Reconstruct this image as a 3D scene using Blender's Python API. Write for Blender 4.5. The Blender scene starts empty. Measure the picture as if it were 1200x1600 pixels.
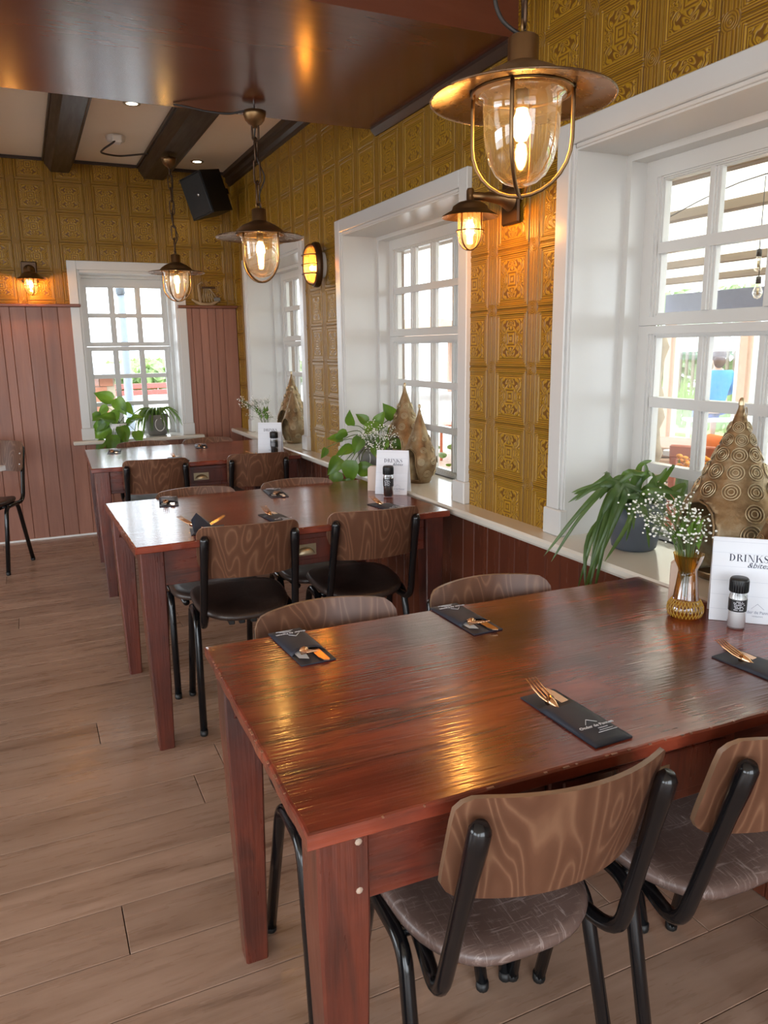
import bpy, bmesh, math, random
from math import pi, sin, cos, tan, sqrt, radians
from mathutils import Vector, Matrix, noise as mnoise
random.seed(7)
sc = bpy.context.scene
COL = sc.collection

# ------------------------------------------------------------ camera
CAM_F, YAW, PITCH, ROLL = 1190.76, 0.43255, -0.21233, -0.01377
CAMPOS = Vector((-1.5986, 0.0, 1.3952))
cd = bpy.data.cameras.new('camera'); cam = bpy.data.objects.new('camera', cd); COL.objects.link(cam)
fwd = Vector((sin(YAW)*cos(PITCH), cos(YAW)*cos(PITCH), sin(PITCH)))
rt0 = Vector((cos(YAW), -sin(YAW), 0)); up0 = rt0.cross(fwd)
rgt = cos(ROLL)*rt0 + sin(ROLL)*up0; upv = -sin(ROLL)*rt0 + cos(ROLL)*up0
cam.matrix_world = Matrix(((rgt.x, upv.x, -fwd.x, CAMPOS.x), (rgt.y, upv.y, -fwd.y, CAMPOS.y), (rgt.z, upv.z, -fwd.z, CAMPOS.z), (0, 0, 0, 1)))
cd.sensor_fit = 'VERTICAL'; cd.sensor_height = 32.0; cd.lens = 32.0*CAM_F/1600.0
cd.clip_start = 0.02; cd.clip_end = 300
sc.camera = cam

# ------------------------------------------------------------ world, exposure
SKY = 4.6
w = bpy.data.worlds.new('overcast'); sc.world = w; w.use_nodes = True
bg = w.node_tree.nodes['Background']; bg.inputs[0].default_value = (0.86, 0.93, 1.0, 1); bg.inputs[1].default_value = SKY
sc.view_settings.view_transform = 'Standard'; sc.view_settings.look = 'None'
sc.view_settings.gamma = 1.0; sc.view_settings.exposure = 0.70; sc.view_settings.use_curve_mapping = False
sc.cycles.max_bounces = 10; sc.cycles.transparent_max_bounces = 16; sc.cycles.diffuse_bounces = 5
sc.cycles.caustics_reflective = False; sc.cycles.caustics_refractive = False
sc.cycles.sample_clamp_indirect = 6.0; sc.cycles.use_denoising = True
BULB = 1.0      # scale on every lamp in the room

# ------------------------------------------------------------ node materials
class NT:
    def __init__(s, name):
        s.m = bpy.data.materials.new(name); s.m.use_nodes = True; s.t = s.m.node_tree; s.t.nodes.clear()
        s.out = s.t.nodes.new('ShaderNodeOutputMaterial')
    def n(s, kind, ins=None, **kw):
        nd = s.t.nodes.new('ShaderNode'+kind)
        for k, v in kw.items(): setattr(nd, k, v)
        for k, v in (ins or {}).items(): s.put(nd.inputs[k], v)
        return nd
    def put(s, sock, v):
        if isinstance(v, bpy.types.NodeSocket): s.t.links.new(v, sock)
        elif isinstance(v, bpy.types.Node): s.t.links.new(v.outputs[0], sock)
        else:
            if isinstance(v, (tuple, list)) and len(v) == 3 and sock.type == 'RGBA': v = (*v, 1)
            sock.default_value = v
    def math(s, op, a, b=0.0, c=None):
        ins = {0: a, 1: b}
        if c is not None: ins[2] = c
        return s.n('Math', ins, operation=op).outputs[0]
    def ramp(s, fac, stops, interp='LINEAR'):
        nd = s.n('ValToRGB', {0: fac}); cr = nd.color_ramp; cr.interpolation = interp
        while len(cr.elements) < len(stops): cr.elements.new(0.5)
        for e, (p, c) in zip(cr.elements, stops):
            e.position = p; e.color = (*c, 1) if len(c) == 3 else c
        return nd.outputs[0]
    def mix(s, f, a, b, blend='MIX'):
        nd = s.n('Mix', data_type='RGBA', blend_type=blend)
        s.put(nd.inputs[0], f); s.put(nd.inputs[6], a); s.put(nd.inputs[7], b); return nd.outputs[2]
    def coord(s, which='Object', scale=(1, 1, 1), loc=(0, 0, 0), rot=(0, 0, 0), rnd=0.0):
        tc = s.n('TexCoord').outputs[which]
        if rnd:
            oi = s.n('ObjectInfo').outputs['Random']
            off = s.math('MULTIPLY', oi, rnd)
            cx = s.n('CombineXYZ', {0: off, 1: s.math('MULTIPLY', off, 0.37), 2: s.math('MULTIPLY', off, 0.71)})
            tc = s.n('VectorMath', {0: tc, 1: cx.outputs[0]}, operation='ADD').outputs[0]
        return s.n('Mapping', {0: tc, 1: loc, 2: rot, 3: scale}).outputs[0]
    def noise(s, vec, scale, detail=3, rough=0.55, dist=0.0):
        return s.n('TexNoise', {'Vector': vec, 'Scale': scale, 'Detail': detail, 'Roughness': rough, 'Distortion': dist}).outputs[0]
    def wave(s, vec, scale, dist=3, detail=2, dscale=1.0, axis='X', kind='BANDS'):
        nd = s.n('TexWave', {'Vector': vec, 'Scale': scale, 'Distortion': dist, 'Detail': detail, 'Detail Scale': dscale}, wave_type=kind)
        nd.bands_direction = axis; return nd.outputs[1] if kind == 'X' else nd.outputs['Fac']
    def bump(s, h, strength=0.3, dist=0.01):
        return s.n('Bump', {'Height': h, 'Strength': strength, 'Distance': dist}).outputs[0]
    def bsdf(s, col, rough=0.5, metal=0.0, normal=None, **ins):
        d = {'Base Color': col, 'Roughness': rough, 'Metallic': metal}
        if normal is not None: d['Normal'] = normal
        d.update(ins); b = s.n('BsdfPrincipled', d)
        s.t.links.new(b.outputs[0], s.out.inputs[0]); return s.m
    def done(s, shader): s.put(s.out.inputs[0], shader); return s.m

def plain(name, col, rough=0.5, metal=0.0, var=0.12, **kw):
    t = NT(name); c = t.coord(rnd=5)
    f = t.noise(c, 14, 3)
    k = t.mix(f, tuple(x*(1-var) for x in col), tuple(min(1, x*(1+var)) for x in col))
    r = t.math('ADD', rough-0.05, t.math('MULTIPLY', t.noise(c, 30, 2), 0.1))
    return t.bsdf(k, r, metal, **kw)
def emit(name, col, st):
    t = NT(name); return t.done(t.n('Emission', {0: col, 1: st}))
def glass(name, tint=(1, 1, 1), refl=0.12, rough=0.02, base=0.03, haze=0.0):
    t = NT(name); lw = t.n('LayerWeight', {0: 0.35})
    f = t.math('ADD', t.math('MULTIPLY', lw.outputs[1], refl*4), base)
    tr = t.n('BsdfTransparent', {0: tint}); gl = t.n('BsdfGlossy', {0: (1, 1, 1), 1: rough})
    mx = t.n('MixShader', {0: f, 1: tr.outputs[0], 2: gl.outputs[0]})
    if haze:
        df = t.n('BsdfTranslucent', {0: tint}); mx = t.n('MixShader', {0: haze, 1: mx.outputs[0], 2: df.outputs[0]})
    return t.done(mx.outputs[0])
def wood(name, stops, axis=0, scale=1.0, rough=0.4, bump=0.15, rnd=9.0, gr=(1.2, 14, 14), contrast=1.0, coat=0.0, rvar=0.15, tone=0.0):
    """grain along `axis` of the object's own space"""
    t = NT(name); sv = [gr[1]*scale]*3; sv[axis] = gr[0]*scale
    c = t.coord(scale=tuple(sv), rnd=rnd)
    g = t.noise(c, 1.0, 6, 0.62, 0.6); g2 = t.noise(c, 4.5, 3, 0.6)
    f = t.math('ADD', t.math('MULTIPLY', g, 0.75), t.math('MULTIPLY', g2, 0.25))
    col = t.ramp(f, stops)
    if tone:
        oi = t.n('ObjectInfo').outputs['Random']
        v = t.math('ADD', 1-tone, t.math('MULTIPLY', oi, 2*tone))
        col = t.n('HueSaturation', {'Value': v, 'Color': col}).outputs[0]
    r = t.math('ADD', rough, t.math('MULTIPLY', t.math('SUBTRACT', g2, 0.5), rvar*2))
    nm = t.bump(f, bump, 0.004)
    return t.bsdf(col, r, 0, nm, **({'Coat Weight': coat, 'Coat Roughness': 0.15} if coat else {}))

M = {}
def S(*a): return [(p, c) for p, c in a]
# table: red mahogany with worn black streaks and glossy uneven lacquer
def table_mat(name, axis, rough0, dim=1.0):
    t = NT(name); sv = [9, 9, 9]; sv[axis] = 1.1
    c = t.coord(scale=tuple(sv), rnd=7); c2 = t.coord(rnd=3)
    g = t.noise(c, 1.0, 5, 0.6, 0.5); fine = t.noise(c, 6.0, 3, 0.6); blot = t.noise(c2, 3.2, 4, 0.6)
    col = t.ramp(g, S((0.25, (0.060, 0.013, 0.009)), (0.45, (0.185, 0.034, 0.018)), (0.6, (0.29, 0.058, 0.028)), (0.8, (0.44, 0.115, 0.045))))
    dark = t.ramp(t.math('ADD', t.math('MULTIPLY', g, 0.5), t.math('MULTIPLY', t.noise(c, 2.3, 4, 0.7, 1.0), 0.6)), S((0.56, (0, 0, 0)), (0.70, (1, 1, 1))))
    col = t.mix(t.math('MULTIPLY', dark, 0.75), col, (0.035, 0.018, 0.016))
    col = t.mix(t.ramp(blot, S((0.46, (0, 0, 0)), (0.66, (0.75, 0.75, 0.75)))), col, (0.050, 0.014, 0.011))
    r = t.math('ADD', rough0, t.math('MULTIPLY', t.math('SUBTRACT', fine, 0.45), 0.22))
    r = t.math('ADD', r, t.math('MULTIPLY', t.math('SUBTRACT', blot, 0.5), 0.12))
    h = t.math('ADD', t.math('MULTIPLY', g, 0.7), t.math('MULTIPLY', fine, 0.5))
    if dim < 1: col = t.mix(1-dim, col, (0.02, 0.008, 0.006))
    sv3 = [160, 160, 160]; sv3[axis] = 7
    rip = t.noise(t.coord(scale=tuple(sv3), rnd=2), 1.0, 2, 0.5)
    n1 = t.bump(h, 0.14, 0.004); bp2 = t.n('Bump', {'Height': rip, 'Strength': 0.30, 'Distance': 0.002, 'Normal': n1}).outputs[0]
    return t.bsdf(col, r, 0, bp2, **{'IOR': 1.60, 'Coat Weight': 0.35, 'Coat Roughness': 0.12, 'Coat Normal': bp2})
M['table_top'] = table_mat('lacquered_mahogany_top', 0, 0.19)
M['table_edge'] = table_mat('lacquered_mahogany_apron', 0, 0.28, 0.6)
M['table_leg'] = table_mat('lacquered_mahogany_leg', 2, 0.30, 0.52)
M['floor'] = wood('oak_floor_board', S((0.28, (0.17, 0.098, 0.064)), (0.44, (0.345, 0.220, 0.155)), (0.60, (0.43, 0.285, 0.208)), (0.8, (0.50, 0.35, 0.265))), 0, 1.0, 0.30, 0.12, 11.0, (1.3, 11, 11), tone=0.10)
M['wainscot'] = wood('pine_wainscot', S((0.2, (0.19, 0.075, 0.046)), (0.5, (0.30, 0.128, 0.083)), (0.8, (0.39, 0.180, 0.120))), 2, 1.0, 0.42, 0.10, 13.0, (1.0, 12, 12), tone=0.11)
M['wainscot_shaded'] = wood('shaded_wainscot', S((0.2, (0.095, 0.024, 0.012)), (0.5, (0.135, 0.036, 0.018)), (0.8, (0.170, 0.050, 0.023))), 2, 1.0, 0.24, 0.03, 13.0, (0.6, 7, 7), tone=0.16)  # shade on the right wall's boards is put into this darker wood colour
M['rail'] = wood('rail_wood', S((0.2, (0.12, 0.035, 0.018)), (0.8, (0.22, 0.075, 0.035))), 0, 1, 0.35)
M['groove'] = plain('groove_shadow_wood', (0.055, 0.020, 0.013), 0.7)
M['soffit'] = wood('stained_plywood_soffit', S((0.25, (0.085, 0.024, 0.013)), (0.5, (0.135, 0.040, 0.021)), (0.8, (0.185, 0.060, 0.032))), 0, 1, 0.20, 0.0, 1.0, (1.0, 5, 5), rvar=0.03)
M['beam'] = wood('dark_oak_beam', S((0.25, (0.018, 0.009, 0.006)), (0.8, (0.050, 0.027, 0.018))), 1, 1, 0.42, 0.3, 3.0, (0.8, 10, 10))
M['ceil'] = plain('cream_ceiling', (0.90, 0.82, 0.69), 0.8, var=0.01)
t = NT('white_gloss_paint'); M['white'] = t.bsdf((0.60, 0.60, 0.585), 0.25)
t = NT('cream_sill_paint'); M['sill'] = t.bsdf((0.66, 0.63, 0.56), 0.13)
M['plaster'] = plain('plaster', (0.55, 0.45, 0.3), 0.8)
M['pane'] = glass('window_glass', (0.97, 0.98, 0.98), 0.10, 0.01, 0.02)
M['bowl'] = glass('lamp_glass', (0.98, 0.95, 0.90), 0.20, 0.03, 0.04, 0.025)
M['amber'] = glass('amber_glass', (0.86, 0.56, 0.12), 0.22, 0.04, 0.06, 0.06)
M['clear'] = glass('shaker_glass', (0.93, 0.94, 0.95), 0.2, 0.03, 0.05, 0.1)
M['smoke'] = glass('amber_diffuser', (1.0, 0.48, 0.12), 0.1, 0.15, 0.04, 0.18)
M['black'] = plain('black_gloss_tube', (0.006, 0.006, 0.007), 0.17, var=0.1)
M['rubber'] = plain('black_rubber', (0.008, 0.008, 0.008), 0.5)
M['matte'] = plain('matte_black', (0.008, 0.008, 0.009), 0.45)
M['bronze'] = plain('aged_bronze', (0.23, 0.135, 0.062), 0.36, 0.9, 0.25)
M['bronze_in'] = plain('lamp_shade_inside', (0.20, 0.125, 0.075), 0.28, 0.9, 0.1)
M['darkbronze'] = plain('dark_bronze', (0.075, 0.042, 0.024), 0.38, 0.8, 0.25)
M['copper'] = plain('copper_cutlery', (0.86, 0.52, 0.30), 0.2, 1.0, 0.05)
M['brasspull'] = plain('brass_pull', (0.42, 0.34, 0.22), 0.4, 0.9, 0.2)
M['paper'] = plain('navy_paper', (0.022, 0.027, 0.042), 0.55, var=0.15)
M['napkin'] = plain('white_napkin', (0.75, 0.74, 0.75), 0.8)
M['ink_white'] = plain('white_print', (0.62, 0.63, 0.68), 0.6)
M['ink'] = plain('navy_print', (0.03, 0.035, 0.07), 0.6)
M['ink_grey'] = plain('grey_print', (0.30, 0.33, 0.42), 0.6)
M['potgrey'] = plain('slate_pot', (0.085, 0.10, 0.125), 0.5, var=0.06)
M['potstone'] = plain('stone_pot', (0.16, 0.155, 0.145), 0.7, var=0.2)
M['soil'] = plain('soil', (0.02, 0.014, 0.01), 0.9)
M['stem'] = plain('stem', (0.10, 0.15, 0.045), 0.5)
M['blossom'] = plain('blossom', (0.82, 0.82, 0.78), 0.7)
M['salt'] = plain('salt', (0.80, 0.80, 0.80), 0.9, var=0.03)
M['pepper'] = plain('peppercorn', (0.03, 0.022, 0.018), 0.7, var=0.6)
M['lblack'] = plain('black_label', (0.010, 0.010, 0.012), 0.4)
M['screw'] = plain('steel', (0.6, 0.6, 0.6), 0.3, 1.0)
M['chip'] = plain('bare_wood_chip', (0.27, 0.11, 0.06), 0.5, var=0.4)
M['peg'] = plain('pale_peg', (0.45, 0.33, 0.25), 0.6)
M['cord'] = plain('brown_cable', (0.020, 0.014, 0.011), 0.5)
M['beige'] = plain('beige_block', (0.60, 0.47, 0.39), 0.6)
M['plasticw'] = plain('white_plastic', (0.85, 0.85, 0.83), 0.4)
M['drift'] = plain('driftwood', (0.36, 0.25, 0.14), 0.7, var=0.4)
M['rope'] = plain('rope', (0.45, 0.36, 0.22), 0.9)
M['bulbglow'] = emit('filament_glow', (1.0, 0.52, 0.14), 60.0*BULB)
M['bulbcore'] = emit('filament_core', (1.0, 0.72, 0.32), 260.0*BULB)
M['spot'] = emit('downlight_glow', (1.0, 0.86, 0.66), 9.0)
def leaf_mat(name, a, b):
    t = NT(name); c = t.coord(rnd=8); col = t.ramp(t.noise(c, 9, 3), S((0.3, a), (0.7, b)))
    p = t.n('BsdfPrincipled', {'Base Color': col, 'Roughness': 0.32})
    tr = t.n('BsdfTranslucent', {0: t.mix(0.5, col, (0.35, 0.55, 0.05))})
    return t.done(t.n('MixShader', {0: 0.30, 1: p.outputs[0], 2: tr.outputs[0]}).outputs[0])
M['leaf'] = leaf_mat('pothos_leaf', (0.030, 0.095, 0.010), (0.13, 0.26, 0.025))
M['strap'] = leaf_mat('strap_leaf', (0.035, 0.085, 0.022), (0.10, 0.17, 0.050))
M['hedge'] = leaf_mat('hedge_leaf', (0.16, 0.24, 0.09), (0.34, 0.44, 0.20))
# bent plywood of chair backs: tall loops of grain
t = NT('stained_beech_ply'); c = t.coord(scale=(1.0, 1.0, 0.16), rnd=4)
nz = t.noise(t.coord(scale=(12.0, 12.0, 0.75), rnd=4), 1.0, 1.0, 0.4, 0.2)
wv = t.math('MULTIPLY', t.math('ADD', t.math('SINE', t.math('MULTIPLY', nz, 80.0)), 1), 0.5)
fn = t.noise(t.coord(scale=(90, 90, 6), rnd=4), 1.0, 3)
cc = t.ramp(wv, S((0.0, (0.118, 0.050, 0.028)), (0.74, (0.142, 0.063, 0.036)), (0.94, (0.185, 0.088, 0.050)), (1.0, (0.225, 0.115, 0.066))))
cc = t.mix(t.math('MULTIPLY', fn, 0.5), cc, (0.10, 0.045, 0.025))
M['ply'] = t.bsdf(cc, 0.36, 0, t.bump(fn, 0.06, 0.002), **{'Specular IOR Level': 0.35})
M['plyedge'] = plain('ply_edge', (0.21, 0.125, 0.075), 0.4, var=0.2)
# scratched leather-like seats
def seat_mat(name, a, b, c3):
    t = NT(name); c = t.coord(rnd=6)
    bl = t.noise(c, 9, 5, 0.65); sc1 = t.noise(t.coord(scale=(14, 150, 14), rot=(0, 0, 0.5), rnd=6), 1, 5, 0.7, 1.2); sc2 = t.noise(t.coord(scale=(130, 12, 14), rot=(0, 0, 0.3), rnd=2), 1, 5, 0.7, 1.5)
    k = t.mix(bl, a, b)
    s = t.ramp(t.math('MAXIMUM', sc1, sc2), S((0.56, (0, 0, 0)), (0.70, (1, 1, 1))))
    k = t.mix(t.math('MULTIPLY', s, 0.62), k, c3)
    return t.bsdf(k, t.math('ADD', 0.24, t.math('MULTIPLY', bl, 0.24)), 0, t.bump(bl, 0.10, 0.003))
M['seat'] = seat_mat('scuffed_brown_leather', (0.085, 0.050, 0.041), (0.170, 0.112, 0.094), (0.46, 0.37, 0.34))
M['seat_dark'] = seat_mat('dark_brown_leather', (0.022, 0.013, 0.010), (0.055, 0.034, 0.027), (0.11, 0.08, 0.066))
# embossed wallpaper panels: ornament lives in each panel's own space (x across, z up)
def paper_mat(name, ornament):
    t = NT(name); tc = t.n('TexCoord').outputs['Object']; sp = t.n('SeparateXYZ', {0: tc})
    ax = t.math('ABSOLUTE', sp.outputs[0]); az = t.math('ABSOLUTE', sp.outputs[2])
    m = t.n('CombineXYZ', {0: ax, 1: 0.0, 2: az}).outputs[0]
    wob = t.noise(m, 22, 2, 0.5)
    if ornament:
        mx = t.math('MAXIMUM', t.math('MULTIPLY', ax, 1.0), t.math('MULTIPLY', az, 1.05))
        scroll = t.math('MULTIPLY', t.math('ADD', t.math('SINE', t.math('MULTIPLY', t.noise(t.n('Mapping', {0: m, 1: (3.1, 0, 1.7)}).outputs[0], 27, 1.0, 0.4, 0.7), 52.0)), 1), 0.5)
        sq = t.math('SINE', t.math('MULTIPLY', mx, 480.0)); sq = t.math('MULTIPLY', t.math('ADD', sq, 1), 0.5)
        incore = t.math('LESS_THAN', mx, 0.030); inpan = t.math('LESS_THAN', mx, 0.070)
        band = t.math('MULTIPLY', t.math('SUBTRACT', 1.0, inpan), t.math('MULTIPLY', t.math('ADD', t.math('SINE', t.math('MULTIPLY', mx, 900.0)), 1), 0.5))
        h = t.math('ADD', t.math('MULTIPLY', incore, sq), t.math('MULTIPLY', t.math('SUBTRACT', 1.0, incore), t.math('MULTIPLY', inpan, scroll)))
        h = t.math('ADD', h, t.math('MULTIPLY', band, 0.6))
    else:
        st = t.math('MULTIPLY', t.math('ADD', t.math('SINE', t.math('MULTIPLY', ax, 560.0)), 1), 0.5)
        ros = t.math('LESS_THAN', t.math('ABSOLUTE', t.math('SUBTRACT', az, 0.1025)), 0.022)
        ring = t.n('TexWave', {'Vector': t.n('CombineXYZ', {0: ax, 1: 0.0, 2: t.math('SUBTRACT', az, 0.1025)}).outputs[0], 'Scale': 45.0, 'Distortion': 3.0}, wave_type='RINGS', rings_direction='SPHERICAL').outputs['Fac']
        h = t.math('ADD', t.math('MULTIPLY', t.math('SUBTRACT', 1.0, ros), st), t.math('MULTIPLY', ros, ring))
    wc = t.n('TexCoord'); gpos = t.n('NewGeometry').outputs['Position']
    big = t.noise(gpos, 1.4, 3); mid = t.noise(gpos, 35, 3)
    hi = t.mix(big, (0.36, 0.195, 0.010), (0.46, 0.26, 0.016)); lo = (0.15, 0.062, 0.006)
    col = t.mix(t.ramp(h, S((0.10, (0, 0, 0)), (0.55, (1, 1, 1)))), lo, hi)
    if not ornament: col = t.mix(0.45, col, (0.18, 0.082, 0.009))
    col = t.mix(t.math('MULTIPLY', mid, 0.35), col, (0.17, 0.08, 0.01))
    return t.bsdf(col, 0.36, 0, t.bump(h, 0.40, 0.003), **{'Specular IOR Level': 0.4})
M['tile'] = paper_mat('embossed_gold_panel', True)
M['strip'] = paper_mat('embossed_gold_strip', False)
M['paperbase'] = plain('gold_wallpaper_ground', (0.12, 0.055, 0.007), 0.5)
# hammered brass lanterns
t = NT('aged_brass_lantern'); c = t.coord(rnd=4)
a = t.noise(c, 11, 5, 0.65); b = t.noise(c, 70, 3)
cc = t.ramp(a, S((0.3, (0.12, 0.065, 0.030)), (0.5, (0.25, 0.165, 0.085)), (0.7, (0.33, 0.28, 0.19))))
M['lantern'] = t.bsdf(cc, t.math('ADD', 0.34, t.math('MULTIPLY', a, 0.25)), 0.75, t.bump(b, 0.35, 0.004))
M['lantern_ring'] = plain('brass_relief', (0.52, 0.42, 0.27), 0.34, 0.8, 0.25)
# exterior
M['deck'] = wood('terrace_deck', S((0.2, (0.22, 0.13, 0.09)), (0.8, (0.42, 0.28, 0.2))), 1, 1, 0.6)
M['paving'] = plain('pale_paving', (0.45, 0.44, 0.42), 0.8)
M['grass'] = plain('grass_blade', (0.22, 0.34, 0.10), 0.7, var=0.4)
M['fabric'] = None
t = NT('cream_canvas'); df = t.n('BsdfDiffuse', {0: (0.88, 0.86, 0.78)}); tr = t.n('BsdfTranslucent', {0: (0.93, 0.90, 0.80)})
M['fabric'] = t.done(t.n('MixShader', {0: 0.75, 1: df.outputs[0], 2: tr.outputs[0]}).outputs[0])
M['joist'] = wood('canopy_joist', S((0.2, (0.14, 0.10, 0.07)), (0.8, (0.26, 0.2, 0.14))), 1, 1, 0.6)
M['fascia'] = plain('grey_fascia', (0.10, 0.105, 0.14), 0.6)
M['post'] = plain('pink_timber_post', (0.62, 0.42, 0.32), 0.6)
M['screenframe'] = plain('white_aluminium', (0.7, 0.72, 0.72), 0.4)
M['terracotta'] = plain('terracotta_paint', (0.45, 0.11, 0.05), 0.5)
M['orange'] = plain('orange_blanket', (0.75, 0.17, 0.03), 0.8)
M['marigold'] = plain('marigold_petal', (0.80, 0.30, 0.02), 0.7)
M['cloth'] = plain('white_table_paint', (0.7, 0.7, 0.72), 0.5)
M['blue'] = plain('blue_cardigan', (0.035, 0.25, 0.50), 0.8)
M['lightblue'] = plain('light_blue_shirt', (0.20, 0.45, 0.68), 0.8)
M['skirt'] = plain('periwinkle_skirt', (0.10, 0.16, 0.50), 0.8)
M['skin'] = plain('skin', (0.62, 0.38, 0.28), 0.55, var=0.04)
M['hair'] = plain('brown_hair', (0.10, 0.05, 0.035), 0.5, var=0.4)
M['hairgrey'] = plain('grey_hair', (0.45, 0.42, 0.38), 0.6, var=0.2)
M['greywood'] = plain('weathered_carving', (0.36, 0.30, 0.22), 0.8, var=0.35)
M['brick'] = plain('red_brick', (0.36, 0.15, 0.09), 0.85, var=0.25)
M['greypost'] = plain('grey_steel_post', (0.20, 0.24, 0.29), 0.5)
M['rooft'] = plain('roof_tile', (0.40, 0.22, 0.11), 0.7, var=0.2)
M['carred'] = plain('red_bench_paint', (0.60, 0.12, 0.10), 0.4)

# ------------------------------------------------------------ mesh building
class MB:
    def __init__(s): s.v = []; s.f = []; s.sm = []
    def add(s, vs, fs, smooth=False, mtx=None):
        o = len(s.v); s.v += [tuple(mtx @ Vector(p)) if mtx else tuple(p) for p in vs]
        s.f += [tuple(i+o for i in f) for f in fs]; s.sm += [smooth]*len(fs); return s
    def box(s, x0, x1, y0, y1, z0, z1, mtx=None):
        return s.add([(x0, y0, z0), (x1, y0, z0), (x1, y1, z0), (x0, y1, z0), (x0, y0, z1), (x1, y0, z1), (x1, y1, z1), (x0, y1, z1)],
                     [(3, 2, 1, 0), (4, 5, 6, 7), (0, 1, 5, 4), (1, 2, 6, 5), (2, 3, 7, 6), (3, 0, 4, 7)], False, mtx)
    def bbox(s, x0, x1, y0, y1, z0, z1, b=0.003, mtx=None):
        """box with chamfered edges"""
        bm = bmesh.new(); bmesh.ops.create_cube(bm, size=1)
        for v in bm.verts: v.co = Vector(((x0+x1)/2+v.co.x*(x1-x0), (y0+y1)/2+v.co.y*(y1-y0), (z0+z1)/2+v.co.z*(z1-z0)))
        bmesh.ops.bevel(bm, geom=list(bm.edges), offset=b, segments=1, affect='EDGES')
        bm.verts.index_update()
        s.add([v.co[:] for v in bm.verts], [[v.index for v in f.verts] for f in bm.faces], False, mtx); bm.free(); return s
    def prism(s, pts, h0, h1, axis='z', mtx=None, smooth=False):
        n = len(pts)
        def P(p, h): return {'z': (p[0], p[1], h), 'y': (p[0], h, p[1]), 'x': (h, p[0], p[1])}[axis]
        vs = [P(p, h0) for p in pts]+[P(p, h1) for p in pts]
        fs = [tuple(range(n))[::-1], tuple(range(n, 2*n))]+[(i, (i+1) % n, n+(i+1) % n, n+i) for i in range(n)]
        return s.add(vs, fs, smooth, mtx)
    def lathe(s, prof, n=24, mtx=None, smooth=True, skip=None):
        vs = []; fs = []; m = len(prof)
        for i in range(n):
            a = 2*pi*i/n
            vs += [(r*cos(a), r*sin(a), z) for r, z in prof]
        for i in range(n):
            for j in range(m-1):
                if skip and skip((i+0.5)/n*2*pi, (prof[j][1]+prof[j+1][1])/2, (prof[j][0]+prof[j+1][0])/2): continue
                k = (i+1) % n
                fs.append((i*m+j, k*m+j, k*m+j+1, i*m+j+1))
        return s.add(vs, fs, smooth, mtx)
    def tube(s, path, r, n=10, cap=True, mtx=None, flat=None):
        """flat: (width factor, axis vector) squashes the section"""
        path = [Vector(p) for p in path]; rs = r if isinstance(r, (list, tuple)) else [r]*len(path)
        T = []
        for i in range(len(path)):
            d = path[min(i+1, len(path)-1)]-path[max(i-1, 0)]; T.append(d.normalized())
        u = T[0].orthogonal().normalized(); vs = []; fs = []
        for i, p in enumerate(path):
            u = (u-T[i]*u.dot(T[i])).normalized(); v = T[i].cross(u)
            for k in range(n):
                a = 2*pi*k/n; vs.append(p+(u*cos(a)+v*sin(a))*rs[i])
        for i in range(len(path)-1):
            for k in range(n):
                k2 = (k+1) % n; fs.append((i*n+k, i*n+k2, (i+1)*n+k2, (i+1)*n+k))
        if cap: fs += [tuple(range(n))[::-1], tuple((len(path)-1)*n+k for k in range(n))]
        return s.add(vs, fs, True, mtx)
    def torus(s, R, r, mtx=None, n=20, m=6, sx=1.0, sz=1.0):
        vs = []; fs = []
        for i in range(n):
            a = 2*pi*i/n
            for j in range(m):
                b = 2*pi*j/m; q = R+r*cos(b); vs.append((q*cos(a)*sx, q*sin(a)*sz, r*sin(b)))
        for i in range(n):
            for j in range(m): fs.append((i*m+j, ((i+1) % n)*m+j, ((i+1) % n)*m+(j+1) % m, i*m+(j+1) % m))
        return s.add(vs, fs, True, mtx)
    def ball(s, c, r, n=10, m=6, sc=(1, 1, 1), mtx=None):
        prof = [(max(1e-4, r*sin(pi*j/m)), -r*cos(pi*j/m)) for j in range(m+1)]
        return s.lathe(prof, n, (mtx or Matrix())@Matrix.Translation(c)@Matrix.Diagonal((*sc, 1)))
    def mesh(s, name):
        me = bpy.data.meshes.new(name); me.from_pydata(s.v, [], s.f)
        me.polygons.foreach_set('use_smooth', s.sm); me.update(); return me
    def obj(s, name, mat, parent=None, kind=None, loc=None):
        return link(name, s.mesh(name), mat, parent, kind, loc)

def link(name, me, mat, parent=None, kind=None, loc=None, rot=None):
    if mat is not None and not me.materials: me.materials.append(M[mat] if isinstance(mat, str) else mat)
    o = bpy.data.objects.new(name, me); COL.objects.link(o)
    if parent: o.parent = parent
    if kind: o['kind'] = kind
    if loc: o.location = loc
    if rot: o.rotation_euler = rot
    return o
def tag(o, label, cat, group=None, kind=None):
    o['label'] = label; o['category'] = cat
    if group: o['group'] = group
    if kind: o['kind'] = kind
    return o
def thing(name, label, cat, loc=(0, 0, 0), rz=0, group=None):
    o = bpy.data.objects.new(name, None); COL.objects.link(o); o.empty_display_size = 0.1
    o.location = loc; o.rotation_euler = (0, 0, rz)
    return tag(o, label, cat, group)
def struct(name, parent=None):
    o = bpy.data.objects.new(name, None); COL.objects.link(o); o['kind'] = 'structure'
    if parent: o.parent = parent
    return o
KIDS = {}
def dup(root, loc, rz, label, group=None, scale=None):
    def cp(o, p):
        c = o.copy(); COL.objects.link(c)
        if p: c.parent = p
        for ch in list(o.children): cp(ch, c)
        return c
    r = cp(root, None); r.location = loc; r.rotation_euler = (0, 0, rz); r['label'] = label
    if group: r['group'] = group
    if scale: r.scale = scale
    return r
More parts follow.
